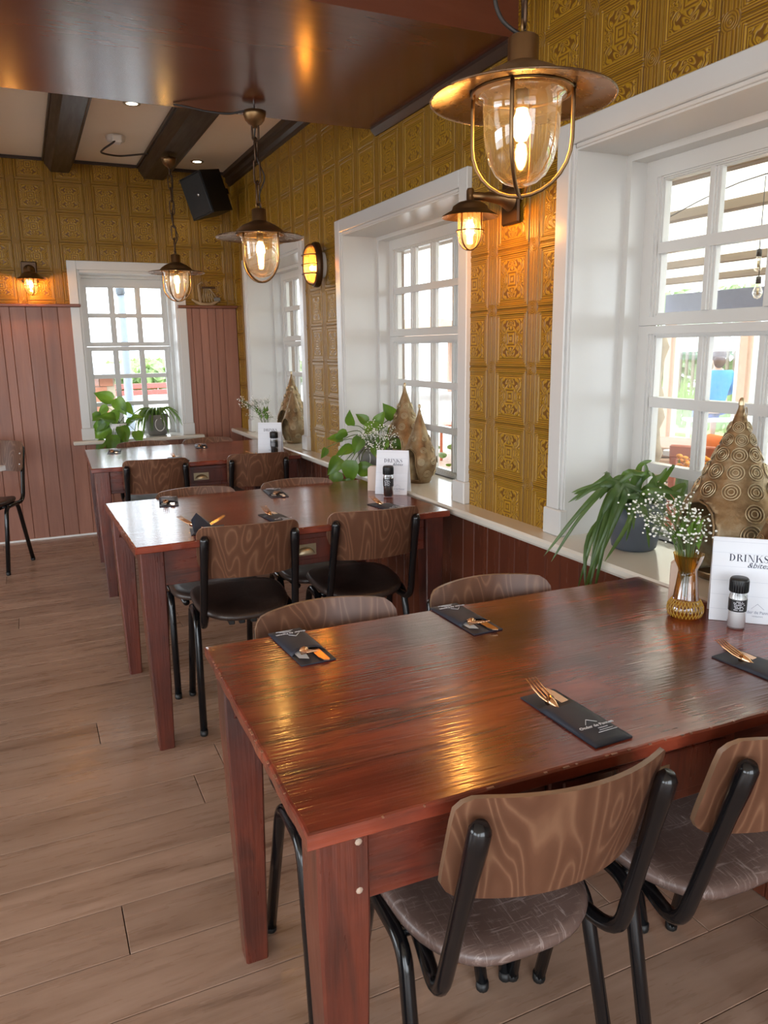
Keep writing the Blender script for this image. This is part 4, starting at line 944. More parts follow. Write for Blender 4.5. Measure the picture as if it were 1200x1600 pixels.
# serif capitals for the cards
def arcpts(cx, cy, rx, ry, a0, a1, n=12): return [(cx+rx*cos(a0+(a1-a0)*i/n), cy+ry*sin(a0+(a1-a0)*i/n)) for i in range(n+1)]
def glyph(ch):
    """polygons in a unit-high box, plus advance"""
    P = []
    def rect(a, b_, c, d): P.append([(a, c), (b_, c), (b_, d), (a, d)])
    def stem(x, wd=0.17): rect(x, x+wd, 0, 1); rect(x-0.08, x+wd+0.08, 0, 0.035); rect(x-0.08, x+wd+0.08, 0.965, 1)
    def band(o, i):
        for k in range(len(o)-1): P.append([o[k], o[k+1], i[k+1], i[k]])
    if ch == 'D':
        stem(0.1); band(arcpts(0.27, 0.5, 0.52, 0.5, -pi/2, pi/2), arcpts(0.27, 0.5, 0.34, 0.46, -pi/2, pi/2)); return P, 0.95
    if ch == 'R':
        stem(0.1); band(arcpts(0.27, 0.755, 0.40, 0.245, -pi/2, pi/2), arcpts(0.27, 0.755, 0.23, 0.21, -pi/2, pi/2)); P.append([(0.36, 0.51), (0.50, 0.52), (0.86, 0.0), (0.66, 0.0)]); return P, 0.93
    if ch == 'I': stem(0.1); return P, 0.48
    if ch == 'N':
        rect(0.13, 0.165, 0, 1); rect(0.05, 0.25, 0, 0.035); rect(0.0, 0.2, 0.965, 1); P.append([(0.12, 1), (0.31, 1), (0.84, 0), (0.72, 0)]); rect(0.80, 0.84, 0, 1); rect(0.72, 0.93, 0.965, 1); return P, 1.02
    if ch == 'K':
        stem(0.1); P.append([(0.27, 0.38), (0.27, 0.43), (0.74, 1), (0.79, 1)]); P.append([(0.40, 0.56), (0.52, 0.68), (0.95, 0), (0.74, 0)]); rect(0.66, 0.9, 0.965, 1); rect(0.66, 1.0, 0, 0.035); return P, 0.99
    if ch == 'S':
        sp = [tuple(v[:2]) for v in spline([(0.60, 0.78, 0), (0.50, 0.95, 0), (0.32, 0.965, 0), (0.17, 0.84, 0), (0.20, 0.66, 0), (0.36, 0.53, 0), (0.55, 0.41, 0), (0.60, 0.20, 0), (0.46, 0.045, 0), (0.26, 0.035, 0), (0.10, 0.20, 0)], 4)]
        n = len(sp)
        for k in range(n-1):
            def off(q):
                a = sp[max(q-1, 0)]; b_ = sp[min(q+1, n-1)]; dx, dy = b_[0]-a[0], b_[1]-a[1]; l = sqrt(dx*dx+dy*dy) or 1
                wd = 0.018+0.085*math.exp(-((q/(n-1)-0.5)/0.20)**2); return (-dy/l*wd, dx/l*wd)
            o1, o2 = off(k), off(k+1); P.append([(sp[k][0]+o1[0], sp[k][1]+o1[1]), (sp[k+1][0]+o2[0], sp[k+1][1]+o2[1]), (sp[k+1][0]-o2[0], sp[k+1][1]-o2[1]), (sp[k][0]-o1[0], sp[k][1]-o1[1])])
        rect(0.59, 0.615, 0.70, 0.98); rect(0.085, 0.11, 0.02, 0.30); return P, 0.72
def serif(word, h, mat, parent, mtx):
    m = MB(); x = 0.0; tot = sum(glyph(c)[1] for c in word)
    for c in word:
        P, adv = glyph(c)
        for p in P:
            q = [((a+x-tot/2)*h, (b_-0.5)*h) for a, b_ in p]
            m.add([(a, b_, 0.0003) for a, b_ in q], [tuple(range(len(q)))], False, mtx)
        x += adv
    return m.obj('lettering', mat, parent)
def menu_card(label, L, R_, H=0.196):
    L, R_ = Vector((*L, 0)), Vector((*R_, 0)); d = (R_-L).normalized(); W = 0.146
    base = L+d*W/2
    t = thing('menu_card', label, 'menu card', (base.x, base.y, 0.7603), math.atan2(d.y, d.x), 'folded drinks cards')
    tilt = radians(11)
    F = Matrix.Rotation(pi/2-tilt, 4, 'X')      # card plane: x right, y up the card, z to the reader
    MB().bbox(-W/2, W/2, 0.0006, H, -0.0012, 0, 0.0003, F).obj('front_panel', 'cardwhite', t)
    F2 = Matrix.Translation((0, 2*H*sin(tilt)+0.0026, 0))@Matrix.Rotation(pi/2+tilt, 4, 'X')
    MB().bbox(-W/2, W/2, 0.0006, H, -0.0002, 0.001, 0.0003, F2).obj('rear_panel', 'cardwhite', t)
    m = MB()
    for y in (0.028, 0.062, 0.095, 0.128, 0.160, 0.186): m.add([(-W/2, y, 0.0002), (W/2, y, 0.0002), (W/2, y+0.0007, 0.0002), (-W/2, y+0.0007, 0.0002)], [(0, 1, 2, 3)], False, F)
    m.obj('plank_print', 'ink_pale', t)
    serif('DRINKS', 0.0165, 'ink', t, F@Matrix.Translation((0.005, 0.150, 0)))
    text_mesh('&bites', 0.0175, 'ink', t, 'lettering', F@Matrix.Translation((0.025, 0.134, 0.0002)), shear=0.35, width=1.05)
    text_mesh('Onder de Pannen', 0.0092, 'ink_grey', t, 'lettering', F@Matrix.Translation((0.028, 0.026, 0.0002)), bold=0.0001)
    text_mesh('restaurant', 0.0055, 'ink_grey', t, 'lettering', F@Matrix.Translation((0.030, 0.0175, 0.0002)))
    m = MB(); m.tube([(0.016, 0.034, 0.0003), (0.029, 0.046, 0.0003)], 0.0004, 4, True, F); m.tube([(0.029, 0.046, 0.0003), (0.043, 0.034, 0.0003)], 0.0004, 4, True, F); m.obj('roof_mark', 'ink_grey', t)
    return t
M['cardwhite'] = plain('white_card', (0.74, 0.77, 0.83), 0.6, var=0.02)
M['ink_pale'] = plain('pale_plank_print', (0.56, 0.60, 0.68), 0.6)
menu_card('white drinks card on the front table cut by the right edge of the photo', (-0.198, 1.222), (-0.108, 1.133))
menu_card('white drinks card on the second table before two brass lanterns', (-0.239, 3.037), (-0.133, 2.944))
menu_card('white drinks card on the farthest table', (-0.336, 4.585), (-0.226, 4.520))

def shaker(label, x, y, fill, s=1.0):
    t = thing('spice_shaker', label, 'shaker', (x, y, 0.7603), 0.9, 'glass shakers with black caps')
    t.scale = (s, s, s)
    MB().lathe([(0.0001, 0.0), (0.017, 0.0), (0.0195, 0.003), (0.0195, 0.078), (0.017, 0.084), (0.017, 0.090)], 24).obj('jar', 'clear', t)
    MB().lathe([(0.0001, 0.004), (0.0175, 0.004), (0.0175, 0.074), (0.0001, 0.074)], 20).obj('filling', fill, t)
    lb = MB().lathe([(0.0198, 0.042), (0.0198, 0.070)], 24).obj('label', 'lblack', t)
    m = MB()
    for z, hw in ((0.065, 0.35), (0.0615, 0.5), (0.0575, 0.62), (0.0535, 0.42), (0.050, 0.5), (0.046, 0.45)):
        a0 = -pi/2-0.9-0.75
        for k in range(7):
            a = a0-hw+2*hw*k/6; 
            if (k*7+int(z*4000)) % 5 == 0: continue
            r = 0.0201; m.add([(r*cos(a-hw/7.5), r*sin(a-hw/7.5), z), (r*cos(a+hw/7.5), r*sin(a+hw/7.5), z), (r*cos(a+hw/7.5), r*sin(a+hw/7.5), z+0.0018), (r*cos(a-hw/7.5), r*sin(a-hw/7.5), z+0.0018)], [(0, 1, 2, 3)])
    m.obj('print', 'ink_white', lb)
    prof = [(0.0001, 0.118), (0.0175, 0.118), (0.020, 0.115), (0.020, 0.086), (0.0001, 0.086)]
    cp = MB().lathe(prof, 24).obj('cap', 'matte', t)
    m = MB()
    for k in range(24): a = 2*pi*k/24; m.box(-0.0009, 0.0009, 0.0195, 0.0207, 0.088, 0.112, Matrix.Rotation(a, 4, 'Z'))
    m.obj('grip_ridges', 'matte', cp)
shaker('white salt shaker with black cap before the front card', -0.183, 1.158, 'salt')
shaker('dark pepper shaker before the second card', -0.213, 2.952, 'pepper', 1.15)
shaker('dark pepper shaker before the farthest card', -0.250, 4.515, 'pepper', 1.2)

def sprig(parent, z, spread, n, seed, lean=(0, 0), bl=0.0042, up=(0.07, 0.15)):
    rnd = random.Random(seed); st = MB(); bs = MB(); lf = MB()
    for i in range(n):
        a = rnd.uniform(0, 2*pi); r = spread*sqrt(rnd.random()); h = rnd.uniform(*up)
        tip = Vector((lean[0]*h*8+r*cos(a), lean[1]*h*8+r*sin(a), z+h)); mid = Vector((tip.x*0.35, tip.y*0.35, z+h*0.45))
        st.tube(spline([(tip.x*0.05, tip.y*0.05, z-0.10), mid, tip], 4), 0.0007, 4, False)
        for k in range(7):
            p = tip+Vector((rnd.gauss(0, 0.013), rnd.gauss(0, 0.013), rnd.gauss(0, 0.010)))
            bs.ball(p, bl*rnd.uniform(0.6, 1.1), 6, 4, (1, 1, 0.8)); st.tube([mid.lerp(tip, 0.7), p], 0.0004, 3, False)
        if i % 3 == 0:
            q = mid+Vector((rnd.gauss(0, 0.012), rnd.gauss(0, 0.012), 0)); lf.add([q, q+Vector((0.012, 0.004, 0.016)), q+Vector((0.004, -0.006, 0.040)), q+Vector((-0.008, 0.004, 0.018))], [(0, 1, 2, 3)])
    st.obj('stem', 'stem', parent, 'stuff'); bs.obj('blossom', 'blossom', parent, 'stuff'); lf.obj('foliage', 'leaf', parent, 'stuff')
def vase(label, x, y, lean, seed, s=1.0, n=34):
    t = thing('bud_vase', label, 'vase', (x, y, 0.7603), 0, 'amber vases of gypsophila'); t.scale = (s, s, s)
    prof = [(0.0001, 0.002), (0.030, 0.0), (0.037, 0.006), (0.041, 0.018), (0.040, 0.030), (0.034, 0.041), (0.030, 0.046), (0.0285, 0.052), (0.0225, 0.105), (0.0215, 0.114), (0.023, 0.121), (0.031, 0.138), (0.035, 0.155)]
    body = MB().lathe(prof, 40).obj('glass', 'amber', t)
    m = MB()
    for d in (1, -1):
        for k in range(30):
            a = 2*pi*k/30; m.tube([((r+0.0003)*cos(a+d*j*0.10), (r+0.0003)*sin(a+d*j*0.10), z) for j, (r, z) in enumerate(prof[2:7])], 0.0010, 4, False)
    m.obj('cut_diamonds', 'amberline', body)
    sprig(t, 0.15, 0.085, n, seed, lean, 0.0033, (0.04, 0.14))
    return t
M['amberline'] = plain('amber_ridge', (0.42, 0.24, 0.03), 0.15, var=0.2)
vase('amber glass vase with white gypsophila beside the front drinks card', -0.232, 1.262, (-0.045, 0.03), 3, 1.0, 44)
vase('amber vase with white gypsophila behind the second drinks card', -0.150, 3.14, (-0.01, 0.03), 5, 1.0, 36)
vase('amber vase with white gypsophila behind the farthest drinks card', -0.235, 4.70, (-0.06, 0.02), 8, 1.15, 30)
for (x, y, rz, lb) in ((-0.170, 1.335, -0.75, 'beige upright wooden stand behind the front amber vase'), (-0.205, 3.115, -0.75, 'beige upright wooden stand left of the second drinks card')):
    o = MB().prism([(-0.030, 0), (0.030, 0), (0.030, 0.105), (0.024, 0.113), (-0.018, 0.113), (-0.028, 0.103)], -0.012, 0.012, 'y').obj('wooden_stand', 'beige'); o.location = (x, y, 0.7603); o.rotation_euler = (0, 0, rz)
    tag(o, lb, 'stand', 'beige wooden stands')

# ------------------------------------------------------------ things on the sills
Rv, Tv = Vector((0.907, -0.422, 0)), Vector((-0.42, -0.89, 0.0))   # to the right / towards the room as seen from the door
def off(r, u, tw): return Rv*r+Vector((0, 0, u))+Tv*tw
def pot(parent, r0, r1, h, mat, soilz=None):
    MB().lathe([(0.0001, 0), (r0*0.85, 0), (r0, 0.008), ((r0+r1)/2*1.03, h*0.5), (r1, h), (r1-0.006, h), (r1-0.008, h-0.02), (0.0001, h-0.02)], 36).obj('pot', mat, parent)
    MB().lathe([(r1-0.009, h-0.018), (0.0001, h-0.012)], 20).obj('soil', 'soil', parent)
def strap(parent, pts, wd, mat='strap'):
    P = spline(pts, 5); n = len(P); vs = []; fs = []
    for i, p in enumerate(P):
        d = (P[min(i+1, n-1)]-P[max(i-1, 0)]).normalized(); s_ = d.cross(Vector((-0.42, -0.88, 0.35))).normalized()
        nrm = s_.cross(d); k = i/(n-1); w_ = wd*(0.55+0.45*sin(pi*min(1, k*1.2+0.15)))*(1-max(0, (k-0.75)/0.25)**2*0.95)
        vs += [p-s_*w_, p+nrm*w_*0.35, p+s_*w_]
    for i in range(n-1): fs += [(i*3, i*3+1, i*3+4, i*3+3), (i*3+1, i*3+2, i*3+5, i*3+4)]
    return MB().add(vs, fs, True).obj('leaf', mat, parent)
t = thing('strap_leaf_plant', 'strap leaved plant drooping from a slate grey pot on the nearest sill', 'potted plant', (0.095, 1.788, ZS))
pot(t, 0.068, 0.090, 0.158, 'potgrey')
rnd = random.Random(11); B0 = Vector((0, 0, 0.150))
LV = [((-0.10, 0.055, 0.05), (-0.20, -0.03, 0.10), (-0.285, -0.160, 0.12)), ((-0.09, 0.05, 0.06), (-0.165, -0.06, 0.15), (-0.215, -0.235, 0.17)), ((-0.08, 0.05, 0.07), (-0.150, -0.08, 0.16), (-0.195, -0.25, 0.17)),
      ((-0.07, 0.045, 0.08), (-0.135, -0.06, 0.17), (-0.170, -0.25, 0.185)), ((-0.06, 0.05, 0.07), (-0.130, -0.03, 0.17), (-0.19, -0.20, 0.18)), ((-0.07, 0.06, 0.03), (-0.15, 0.05, 0.05), (-0.205, 0.015, 0.06)),
      ((-0.07, 0.065, 0.02), (-0.15, 0.055, 0.03), (-0.21, 0.035, 0.03)), ((-0.05, 0.06, 0.06), (-0.10, 0.02, 0.12), (-0.13, -0.085, 0.14)), ((0.0, 0.06, 0.0), (0.0, 0.115, 0.02), (0.025, 0.135, 0.05)), ((0.01, 0.06, 0.0), (0.035, 0.09, 0.03), (0.04, 0.055, 0.06)),
      ((-0.01, 0.03, 0.06), (0.0, -0.03, 0.105), (0.012, -0.125, 0.11)), ((-0.02, 0.035, 0.06), (-0.045, -0.02, 0.11), (-0.060, -0.10, 0.115)), ((0.04, 0.05, 0.02), (0.08, 0.045, 0.05), (0.115, 0.0, 0.07)), ((0.03, 0.05, 0.03), (0.07, 0.05, 0.07), (0.10, 0.02, 0.09)),
      ((0.05, 0.06, 0.0), (0.075, 0.08, 0.0), (0.09, 0.105, 0.0)), ((-0.04, 0.07, 0.0), (-0.08, 0.06, 0.0), (-0.12, 0.01, 0.02)), ((0.06, 0.03, 0.03), (0.10, 0.0, 0.06), (0.13, -0.06, 0.07))]
for i in range(34):
    b_ = LV[i % len(LV)]; j = 0.0 if i < len(LV) else 0.022
    pts = [B0+Vector((rnd.gauss(0, 0.022), rnd.gauss(0, 0.022), 0))]+[B0+off(*[q+rnd.gauss(0, j) for q in p]) for p in b_]
    # drooping tips hang in front of the sill edge
    pts = [Vector((min(p.x, p.x if p.z > 0.02 else -0.205), p.y, p.z)) if k else p for k, p in enumerate(pts)]
    strap(t, pts, rnd.uniform(0.0080, 0.0125))
def heart(parent, c, dirv, nrm, L, wd, droop=0.25, mat='leaf'):
    d = dirv.normalized(); n = (nrm-d*nrm.dot(d)).normalized(); s_ = d.cross(n)
    prof = [(0.0, 0.10), (0.04, 0.62), (0.18, 0.97), (0.36, 1.0), (0.56, 0.80), (0.76, 0.46), (0.92, 0.14), (1.0, 0.0)]
    vs = []; fs = []
    for (k, w_) in prof:
        mid = c+d*(L*k)-n*(droop*L*k*k); e = w_*wd/2
        back = -0.06*L*w_ if k < 0.05 else 0
        for sg in (-1, -0.5, 0, 0.5, 1): vs.append(mid+s_*(e*sg)+n*(abs(sg)*e*0.32)+d*(back*abs(sg)))
    for i in range(len(prof)-1):
        for j in range(4): a = i*5+j; fs.append((a, a+1, a+6, a+5))
    return MB().add(vs, fs, True).obj('leaf', mat, parent)
def pothos(label, loc, pot_args, leaves, depth_sp, seed, origin, spread=1.0, lsc=1.0):
    t = thing('pothos', label, 'potted plant', loc, 0, 'trailing pothos')
    pot(t, *pot_args); rnd = random.Random(seed); o = Vector(origin)
    for (r, u, ang, L, tw) in leaves:
        r *= spread; L *= lsc; c = o+off(r, u, tw); a = radians(ang)
        d = Rv*cos(a)+Vector((0, 0, sin(a)))+Tv*rnd.uniform(0.0, 0.5)
        n = Tv*rnd.uniform(0.5, 1.0)+Vector((0, 0, rnd.uniform(0.3, 0.9)))+Rv*rnd.gauss(0, 0.35)
        heart(t, c, d, n, L, L*0.72, rnd.uniform(0.1, 0.35))
        MB().tube(spline([o+Vector((rnd.gauss(0, .015), rnd.gauss(0, .015), -0.01)), o.lerp(c, 0.5)+Vector((0, 0, 0.03)), c], 5), 0.0022, 5).obj('stalk', 'stem', t)
    return t
p2 = pothos('pothos trailing over the sill edge beside the second window lanterns', (0.030, 3.63, ZS), (0.075, 0.095, 0.13, 'potstone'),
 [(-0.13, 0.02, 170, 0.10, 0.05), (-0.09, 0.09, 100, 0.10, 0.04), (-0.11, 0.055, 200, 0.09, 0.05), (-0.05, 0.04, 250, 0.115, 0.12), (-0.03, 0.07, 20, 0.13, 0.10), (0.07, 0.06, 0, 0.10, 0.06), (0.10, 0.12, 125, 0.12, 0.0), (0.02, 0.09, 60, 0.10, 0.03),
  (-0.08, -0.02, 190, 0.12, 0.12), (-0.14, -0.06, 235, 0.13, 0.16), (-0.09, -0.07, 265, 0.15, 0.18), (-0.06, -0.12, 5, 0.13, 0.17), (-0.115, -0.165, 280, 0.09, 0.18), (-0.15, -0.13, 255, 0.12, 0.17), (-0.20, -0.01, 250, 0.07, 0.16), (0.0, -0.01, 300, 0.09, 0.12), (0.09, 0.01, 330, 0.09, 0.08), (-0.02, 0.10, 140, 0.09, 0.0)], 0, 4, (-0.015, 0, 0.15), 1.15, 0.84)
o = MB().torus(1.0, 0.06, Matrix.Translation((-0.075, -0.045, 0.070))@Matrix.Rotation(-1.05, 4, 'Z')@Matrix.Rotation(pi/2-0.1, 4, 'X')@Matrix.Diagonal((0.032, 0.045, 0.04, 1)), 24, 6).obj('oval_plaque', 'napkin', p2)
p3 = pothos('bushy pothos at left on the back window sill', (-0.985, YB-0.015, BW[2]), (0.07, 0.085, 0.12, 'napkin'),
 [(-0.02, 0.17, 150, 0.15, 0.0), (0.02, 0.19, 300, 0.15, 0.03), (0.05, 0.14, 330, 0.12, 0.0), (-0.10, 0.06, 190, 0.11, 0.05), (-0.04, 0.05, 230, 0.15, 0.06), (0.02, 0.03, 160, 0.14, 0.07), (0.05, -0.02, 300, 0.15, 0.08), (-0.02, -0.04, 200, 0.17, 0.08), (0.12, 0.03, 10, 0.10, 0.02),
  (0.08, -0.06, 250, 0.15, 0.09), (0.16, -0.06, 300, 0.12, 0.07), (-0.06, -0.12, 230, 0.12, 0.12), (0.01, -0.13, 240, 0.12, 0.12), (0.08, -0.02, 40, 0.12, 0.03), (-0.07, 0.0, 200, 0.13, 0.06), (0.03, 0.10, 250, 0.14, 0.05), (0.0, -0.08, 270, 0.15, 0.11), (-0.05, 0.12, 210, 0.12, 0.02)], 0, 9, (0, 0, 0.12))
t = thing('spider_plant', 'spider plant in a dark stone pot at right on the back window sill', 'potted plant', (-0.675, YB+0.075, BW[2]))
pot(t, 0.072, 0.092, 0.165, 'potstone')
MB().torus(1.0, 0.07, Matrix.Translation((0.010, -0.0865, 0.09))@Matrix.Rotation(pi/2, 4, 'X')@Matrix.Diagonal((0.036, 0.050, 0.03, 1)), 24, 6).obj('oval_plaque', 'napkin', t)
rnd = random.Random(5)
for i in range(46):
    a = rnd.uniform(0, 2*pi); l = rnd.uniform(0.10, 0.20); hang = rnd.uniform(0.02, 0.2)
    if i % 2: a = rnd.uniform(pi*0.75, pi*1.35)
    c, s_ = cos(a), sin(a); s_ = min(s_, 0.5)
    strap(t, [(0.02*c, 0.02*s_, 0.15), (l*0.45*c, l*0.45*s_, 0.215), (l*0.8*c, l*0.8*s_-0.01, 0.205-hang*0.4), (l*c, l*s_-0.03, 0.19-hang)], rnd.uniform(0.005, 0.008))

def teardrop(label, x, y, H, rmax, door, grp='brass teardrop lanterns', rz=0.0):
    t = thing('brass_lantern', label, 'lantern', (x, y, ZS+0.0005), rz, grp)
    def prof_r(k):      # radius as a share of rmax for height share k
        pts = [(0.0, 0.60), (0.07, 0.74), (0.15, 0.90), (0.24, 0.99), (0.30, 1.0), (0.36, 0.955), (0.45, 0.82), (0.60, 0.575), (0.75, 0.345), (0.9, 0.13), (0.97, 0.05), (1.0, 0.042)]
        for (a, ra), (b_, rb) in zip(pts, pts[1:]):
            if k <= b_: f = (k-a)/(b_-a); return ra+(rb-ra)*f
        return 0.04
    NZ = 60; prof = [(rmax*prof_r(i/NZ), H*i/NZ) for i in range(NZ+1)]
    def skip(a, z, r):
        if door is None: return False
        da = min(abs((a-door+pi) % (2*pi)-pi), abs((a-door-2.6+pi) % (2*pi)-pi)); k = z/H; arc = abs(da)*r
        hw = rmax*0.52
        if k < 0.05 or k > 0.46: return False
        if k > 0.28: hw *= sqrt(max(0, 1-((k-0.28)/0.18)**2))
        return arc < hw
    sh = MB().lathe(prof, 72, None, True, skip).obj('shell', 'lantern', t)
    md = sh.modifiers.new('sheet', 'SOLIDIFY'); md.thickness = 0.0018; md.offset = -1
    MB().lathe([(rmax*0.60, 0), (0.0001, 0.0)], 36).obj('base_plate', 'lantern', sh)
    MB().lathe([(0.0001, H+0.014), (0.005, H+0.012), (0.0075, H+0.004), (rmax*0.055, H-0.006)], 16).obj('tip', 'lantern_ring', t)
    MB().torus(H*0.038, 0.0014, Matrix.Translation((H*0.028, -0.004, H-0.030))@Matrix.Rotation(0.5, 4, 'Z')@Matrix.Rotation(pi/2, 4, 'X'), 24, 6).obj('ring_handle', 'lantern_ring', t)
    m = MB()
    rows = [(0.10, 9, 0.026), (0.20, 11, 0.030), (0.31, 12, 0.033), (0.42, 11, 0.030), (0.53, 10, 0.026), (0.63, 9, 0.022), (0.72, 8, 0.017), (0.80, 7, 0.012), (0.87, 5, 0.010)]
    if H < 0.4: rows = [(0.14, 8, 0), (0.30, 8, 0), (0.45, 7, 0), (0.60, 6, 0)]
    elif H < 0.47: rows = [(0.12, 9, 0), (0.26, 9, 0), (0.40, 8, 0), (0.54, 7, 0), (0.66, 6, 0), (0.77, 5, 0)]
    for ri, (k, n, _) in enumerate(rows):
        r = rmax*prof_r(k); cr = min(2*pi*r/n*0.46, H*0.053*(1.15-k*0.5)); sl_ = (prof_r(k+0.02)-prof_r(k-0.02))*rmax/(0.04*H)
        for i in range(n):
            a = 2*pi*(i+0.5*(ri % 2))/n
            da = (a-(door if door is not None else 99)+pi) % (2*pi)-pi
            if door is not None and k < 0.5 and abs(da)*r < rmax*0.52+cr*0.9: continue
            mt = Matrix.Rotation(a, 4, 'Z')@Matrix.Translation((r+0.0012, 0, H*k))@Matrix.Rotation(math.atan(sl_), 4, 'Y')@Matrix.Rotation(pi/2, 4, 'Y')
            for q in (1.0, 0.68, 0.36): m.torus(cr*q*(1 if H > 0.47 else 0.8), cr*0.085, mt, 16, 4)
    m.obj('embossed_circles', 'lantern_ring', sh, 'stuff')
    if door is not None:
        # raised frame round the opening
        p = []
        for i in range(25):
            k = 0.05+0.23*i/8 if i < 9 else (0.28+0.18*sin(pi*(i-8)/8) if i < 17 else 0.28-0.23*(i-16)/8)
            hw = rmax*0.52*(-1 if i < 9 else 1) if (i < 9 or i > 15) else -rmax*0.52*cos(pi*(i-8)/8)
            r = rmax*prof_r(k); a = door+hw/r; p.append((r*1.005*cos(a), r*1.005*sin(a), H*k))
        MB().tube(p, 0.0035, 6).obj('opening_frame', 'lantern', sh)
    return t
LD = math.atan2(-0.86, -0.5)
teardrop('largest brass teardrop lantern with embossed circles on the nearest sill', 0.110, 1.440, 0.474, 0.140, LD-1.15)
teardrop('small brass teardrop lantern cut by the right edge on the nearest sill', 0.030, 1.205, 0.36, 0.082, LD+0.2)
teardrop('tall brass teardrop lantern at the second window', 0.150, 3.515, 0.44, 0.110, LD-0.6)
teardrop('shorter brass teardrop lantern at the second window', 0.062, 3.185, 0.355, 0.082, LD-0.7)
teardrop('tall brass teardrop lantern at the third window', 0.115, 5.245, 0.46, 0.112, LD-0.6)
teardrop('shorter brass teardrop lantern at the third window', 0.035, 4.985, 0.375, 0.085, LD-0.7)

# ------------------------------------------------------------ outside: terrace beyond the right wall, street beyond the back wall
g = MB().box(-30, 60, -25, 70, -0.30, -0.12).obj('ground', 'paving', kind='structure')
dk = MB().box(WT+0.01, 6.75, -3.0, 9.2, -0.118, -0.03).obj('terrace_deck', 'deck', kind='structure')
y = -3.0
while y < 9.2:
    MB().box(WT+0.012, 6.74, y+0.003, min(y+0.197, 9.2), -0.03, -0.005).obj('deck_board', 'deck', dk); y += 0.2
t = thing('terrace_canopy', 'cream fabric canopy on timber joists over the terrace outside', 'canopy', (WT, 0, 0))
zc = lambda X: 2.78-0.1*X
JX = [0.85+0.83*i for i in range(7)]
Y0, Y1 = -3.0, 8.3
for X in JX: MB().bbox(X-WT-0.05, X-WT+0.05, Y0, Y1, zc(X)-0.080, zc(X)-0.003, 0.006).obj('joist', 'joist', t)
for X0, X1 in zip([WT+0.03]+JX, JX+[6.62]):
    vs = []; n = 6
    for i in range(n+1):
        k = i/n; X = X0+(X1-X0)*k; z = zc(X)-0.07*sin(pi*k)*0.8
        vs += [(X-WT, Y0, z), (X-WT, Y1, z), (X-WT, Y1, z+0.004), (X-WT, Y0, z+0.004)]
    fs = [(i*4+j, i*4+(j+1) % 4, i*4+4+(j+1) % 4, i*4+4+j) for i in range(n) for j in range(4)]
    MB().add(vs, fs, True).obj('canvas_strip', 'fabric', t)
MB().bbox(6.58-WT, 6.68-WT, Y0, Y1, 1.80, 2.06, 0.01).obj('fascia', 'fascia', t)
for i, y in enumerate((0.1, 2.2, 4.5, 6.86, 8.11)):
    MB().bbox(6.50-WT, 6.62-WT, y-0.06, y+0.06, -0.005, 1.80, 0.008).obj('post', 'post', t)
for i, (a, b_) in enumerate(((0.18, 2.12), (2.28, 4.42), (4.58, 6.78), (6.94, 8.03))):
    s_ = thing('glass_windscreen', 'white framed glass windscreen outside, '+('nearest the camera', 'second from the camera', 'before the seated people', 'narrow one beside the end post')[i], 'screen', (6.56, (a+b_)/2, -0.005), 0, 'terrace windscreens')
    h = (b_-a)/2-0.02
    fr = MB(); fr.box(-0.02, 0.02, -h, -h+0.05, 0.0, 1.72); fr.box(-0.02, 0.02, h-0.05, h, 0, 1.72); fr.box(-0.02, 0.02, -h+0.05, h-0.05, 0, 0.06); fr.box(-0.02, 0.02, -h+0.05, h-0.05, 1.67, 1.72); fr.obj('frame', 'screenframe', s_)
    MB().box(-0.003, 0.003, -h+0.05, h-0.05, 0.06, 1.67).obj('pane', 'pane', s_)
# string of bulbs
t = thing('string_lights', 'drooping string of clear filament bulbs under the canopy outside', 'string lights', (2.5, 3.42, 0))
MB().tube(spline([(-0.1, -3.4, 2.42), (0, -1.6, 2.22), (0, 0.0, 2.37), (0.1, 1.5, 2.16), (0.2, 3.6, 2.28), (0.2, 4.8, 2.30)], 8), 0.004, 5).obj('wire', 'cord', t)
for (y, z, c) in ((0.0, 1.90, 2.36), (-0.012, 1.74, 1.92), (-1.3, 1.92, 2.25), (1.6, 1.85, 2.16)):
    MB().tube([(0, y, c), (0, y, z+0.04)], 0.003, 5).obj('drop_wire', 'cord', t)
    k = MB().lathe([(0.0001, -0.085), (0.018, -0.078), (0.029, -0.055), (0.027, -0.035), (0.013, 0.0), (0.012, 0.012)], 14, Matrix.Translation((0, y, z))).obj('bulb', 'bowl', t)
    MB().tube([(0, y, z-0.06), (0, y, z-0.02)], 0.007, 6).obj('filament', 'brasspull', k)
    MB().lathe([(0.0001, 0.05), (0.015, 0.045), (0.016, 0.005), (0.0001, 0.005)], 12, Matrix.Translation((0, y, z))).obj('socket', 'matte', k)
# carved post
t = MB().lathe([(0.0001, 0), (0.13, 0), (0.13, 0.05), (0.10, 0.08), (0.09, 0.25), (0.12, 0.35), (0.09, 0.42), (0.075, 0.60), (0.10, 0.68), (0.08, 0.74), (0.07, 0.84), (0.10, 0.92), (0.075, 1.0), (0.085, 1.06), (0.06, 1.15), (0.075, 1.3), (0.10, 1.38), (0.06, 1.48), (0.0001, 1.52)], 14).obj('carved_post', 'greywood')
t.location = (2.2, 3.93, -0.005); tag(t, 'weathered carved wooden post on the terrace outside the nearest window', 'carving')
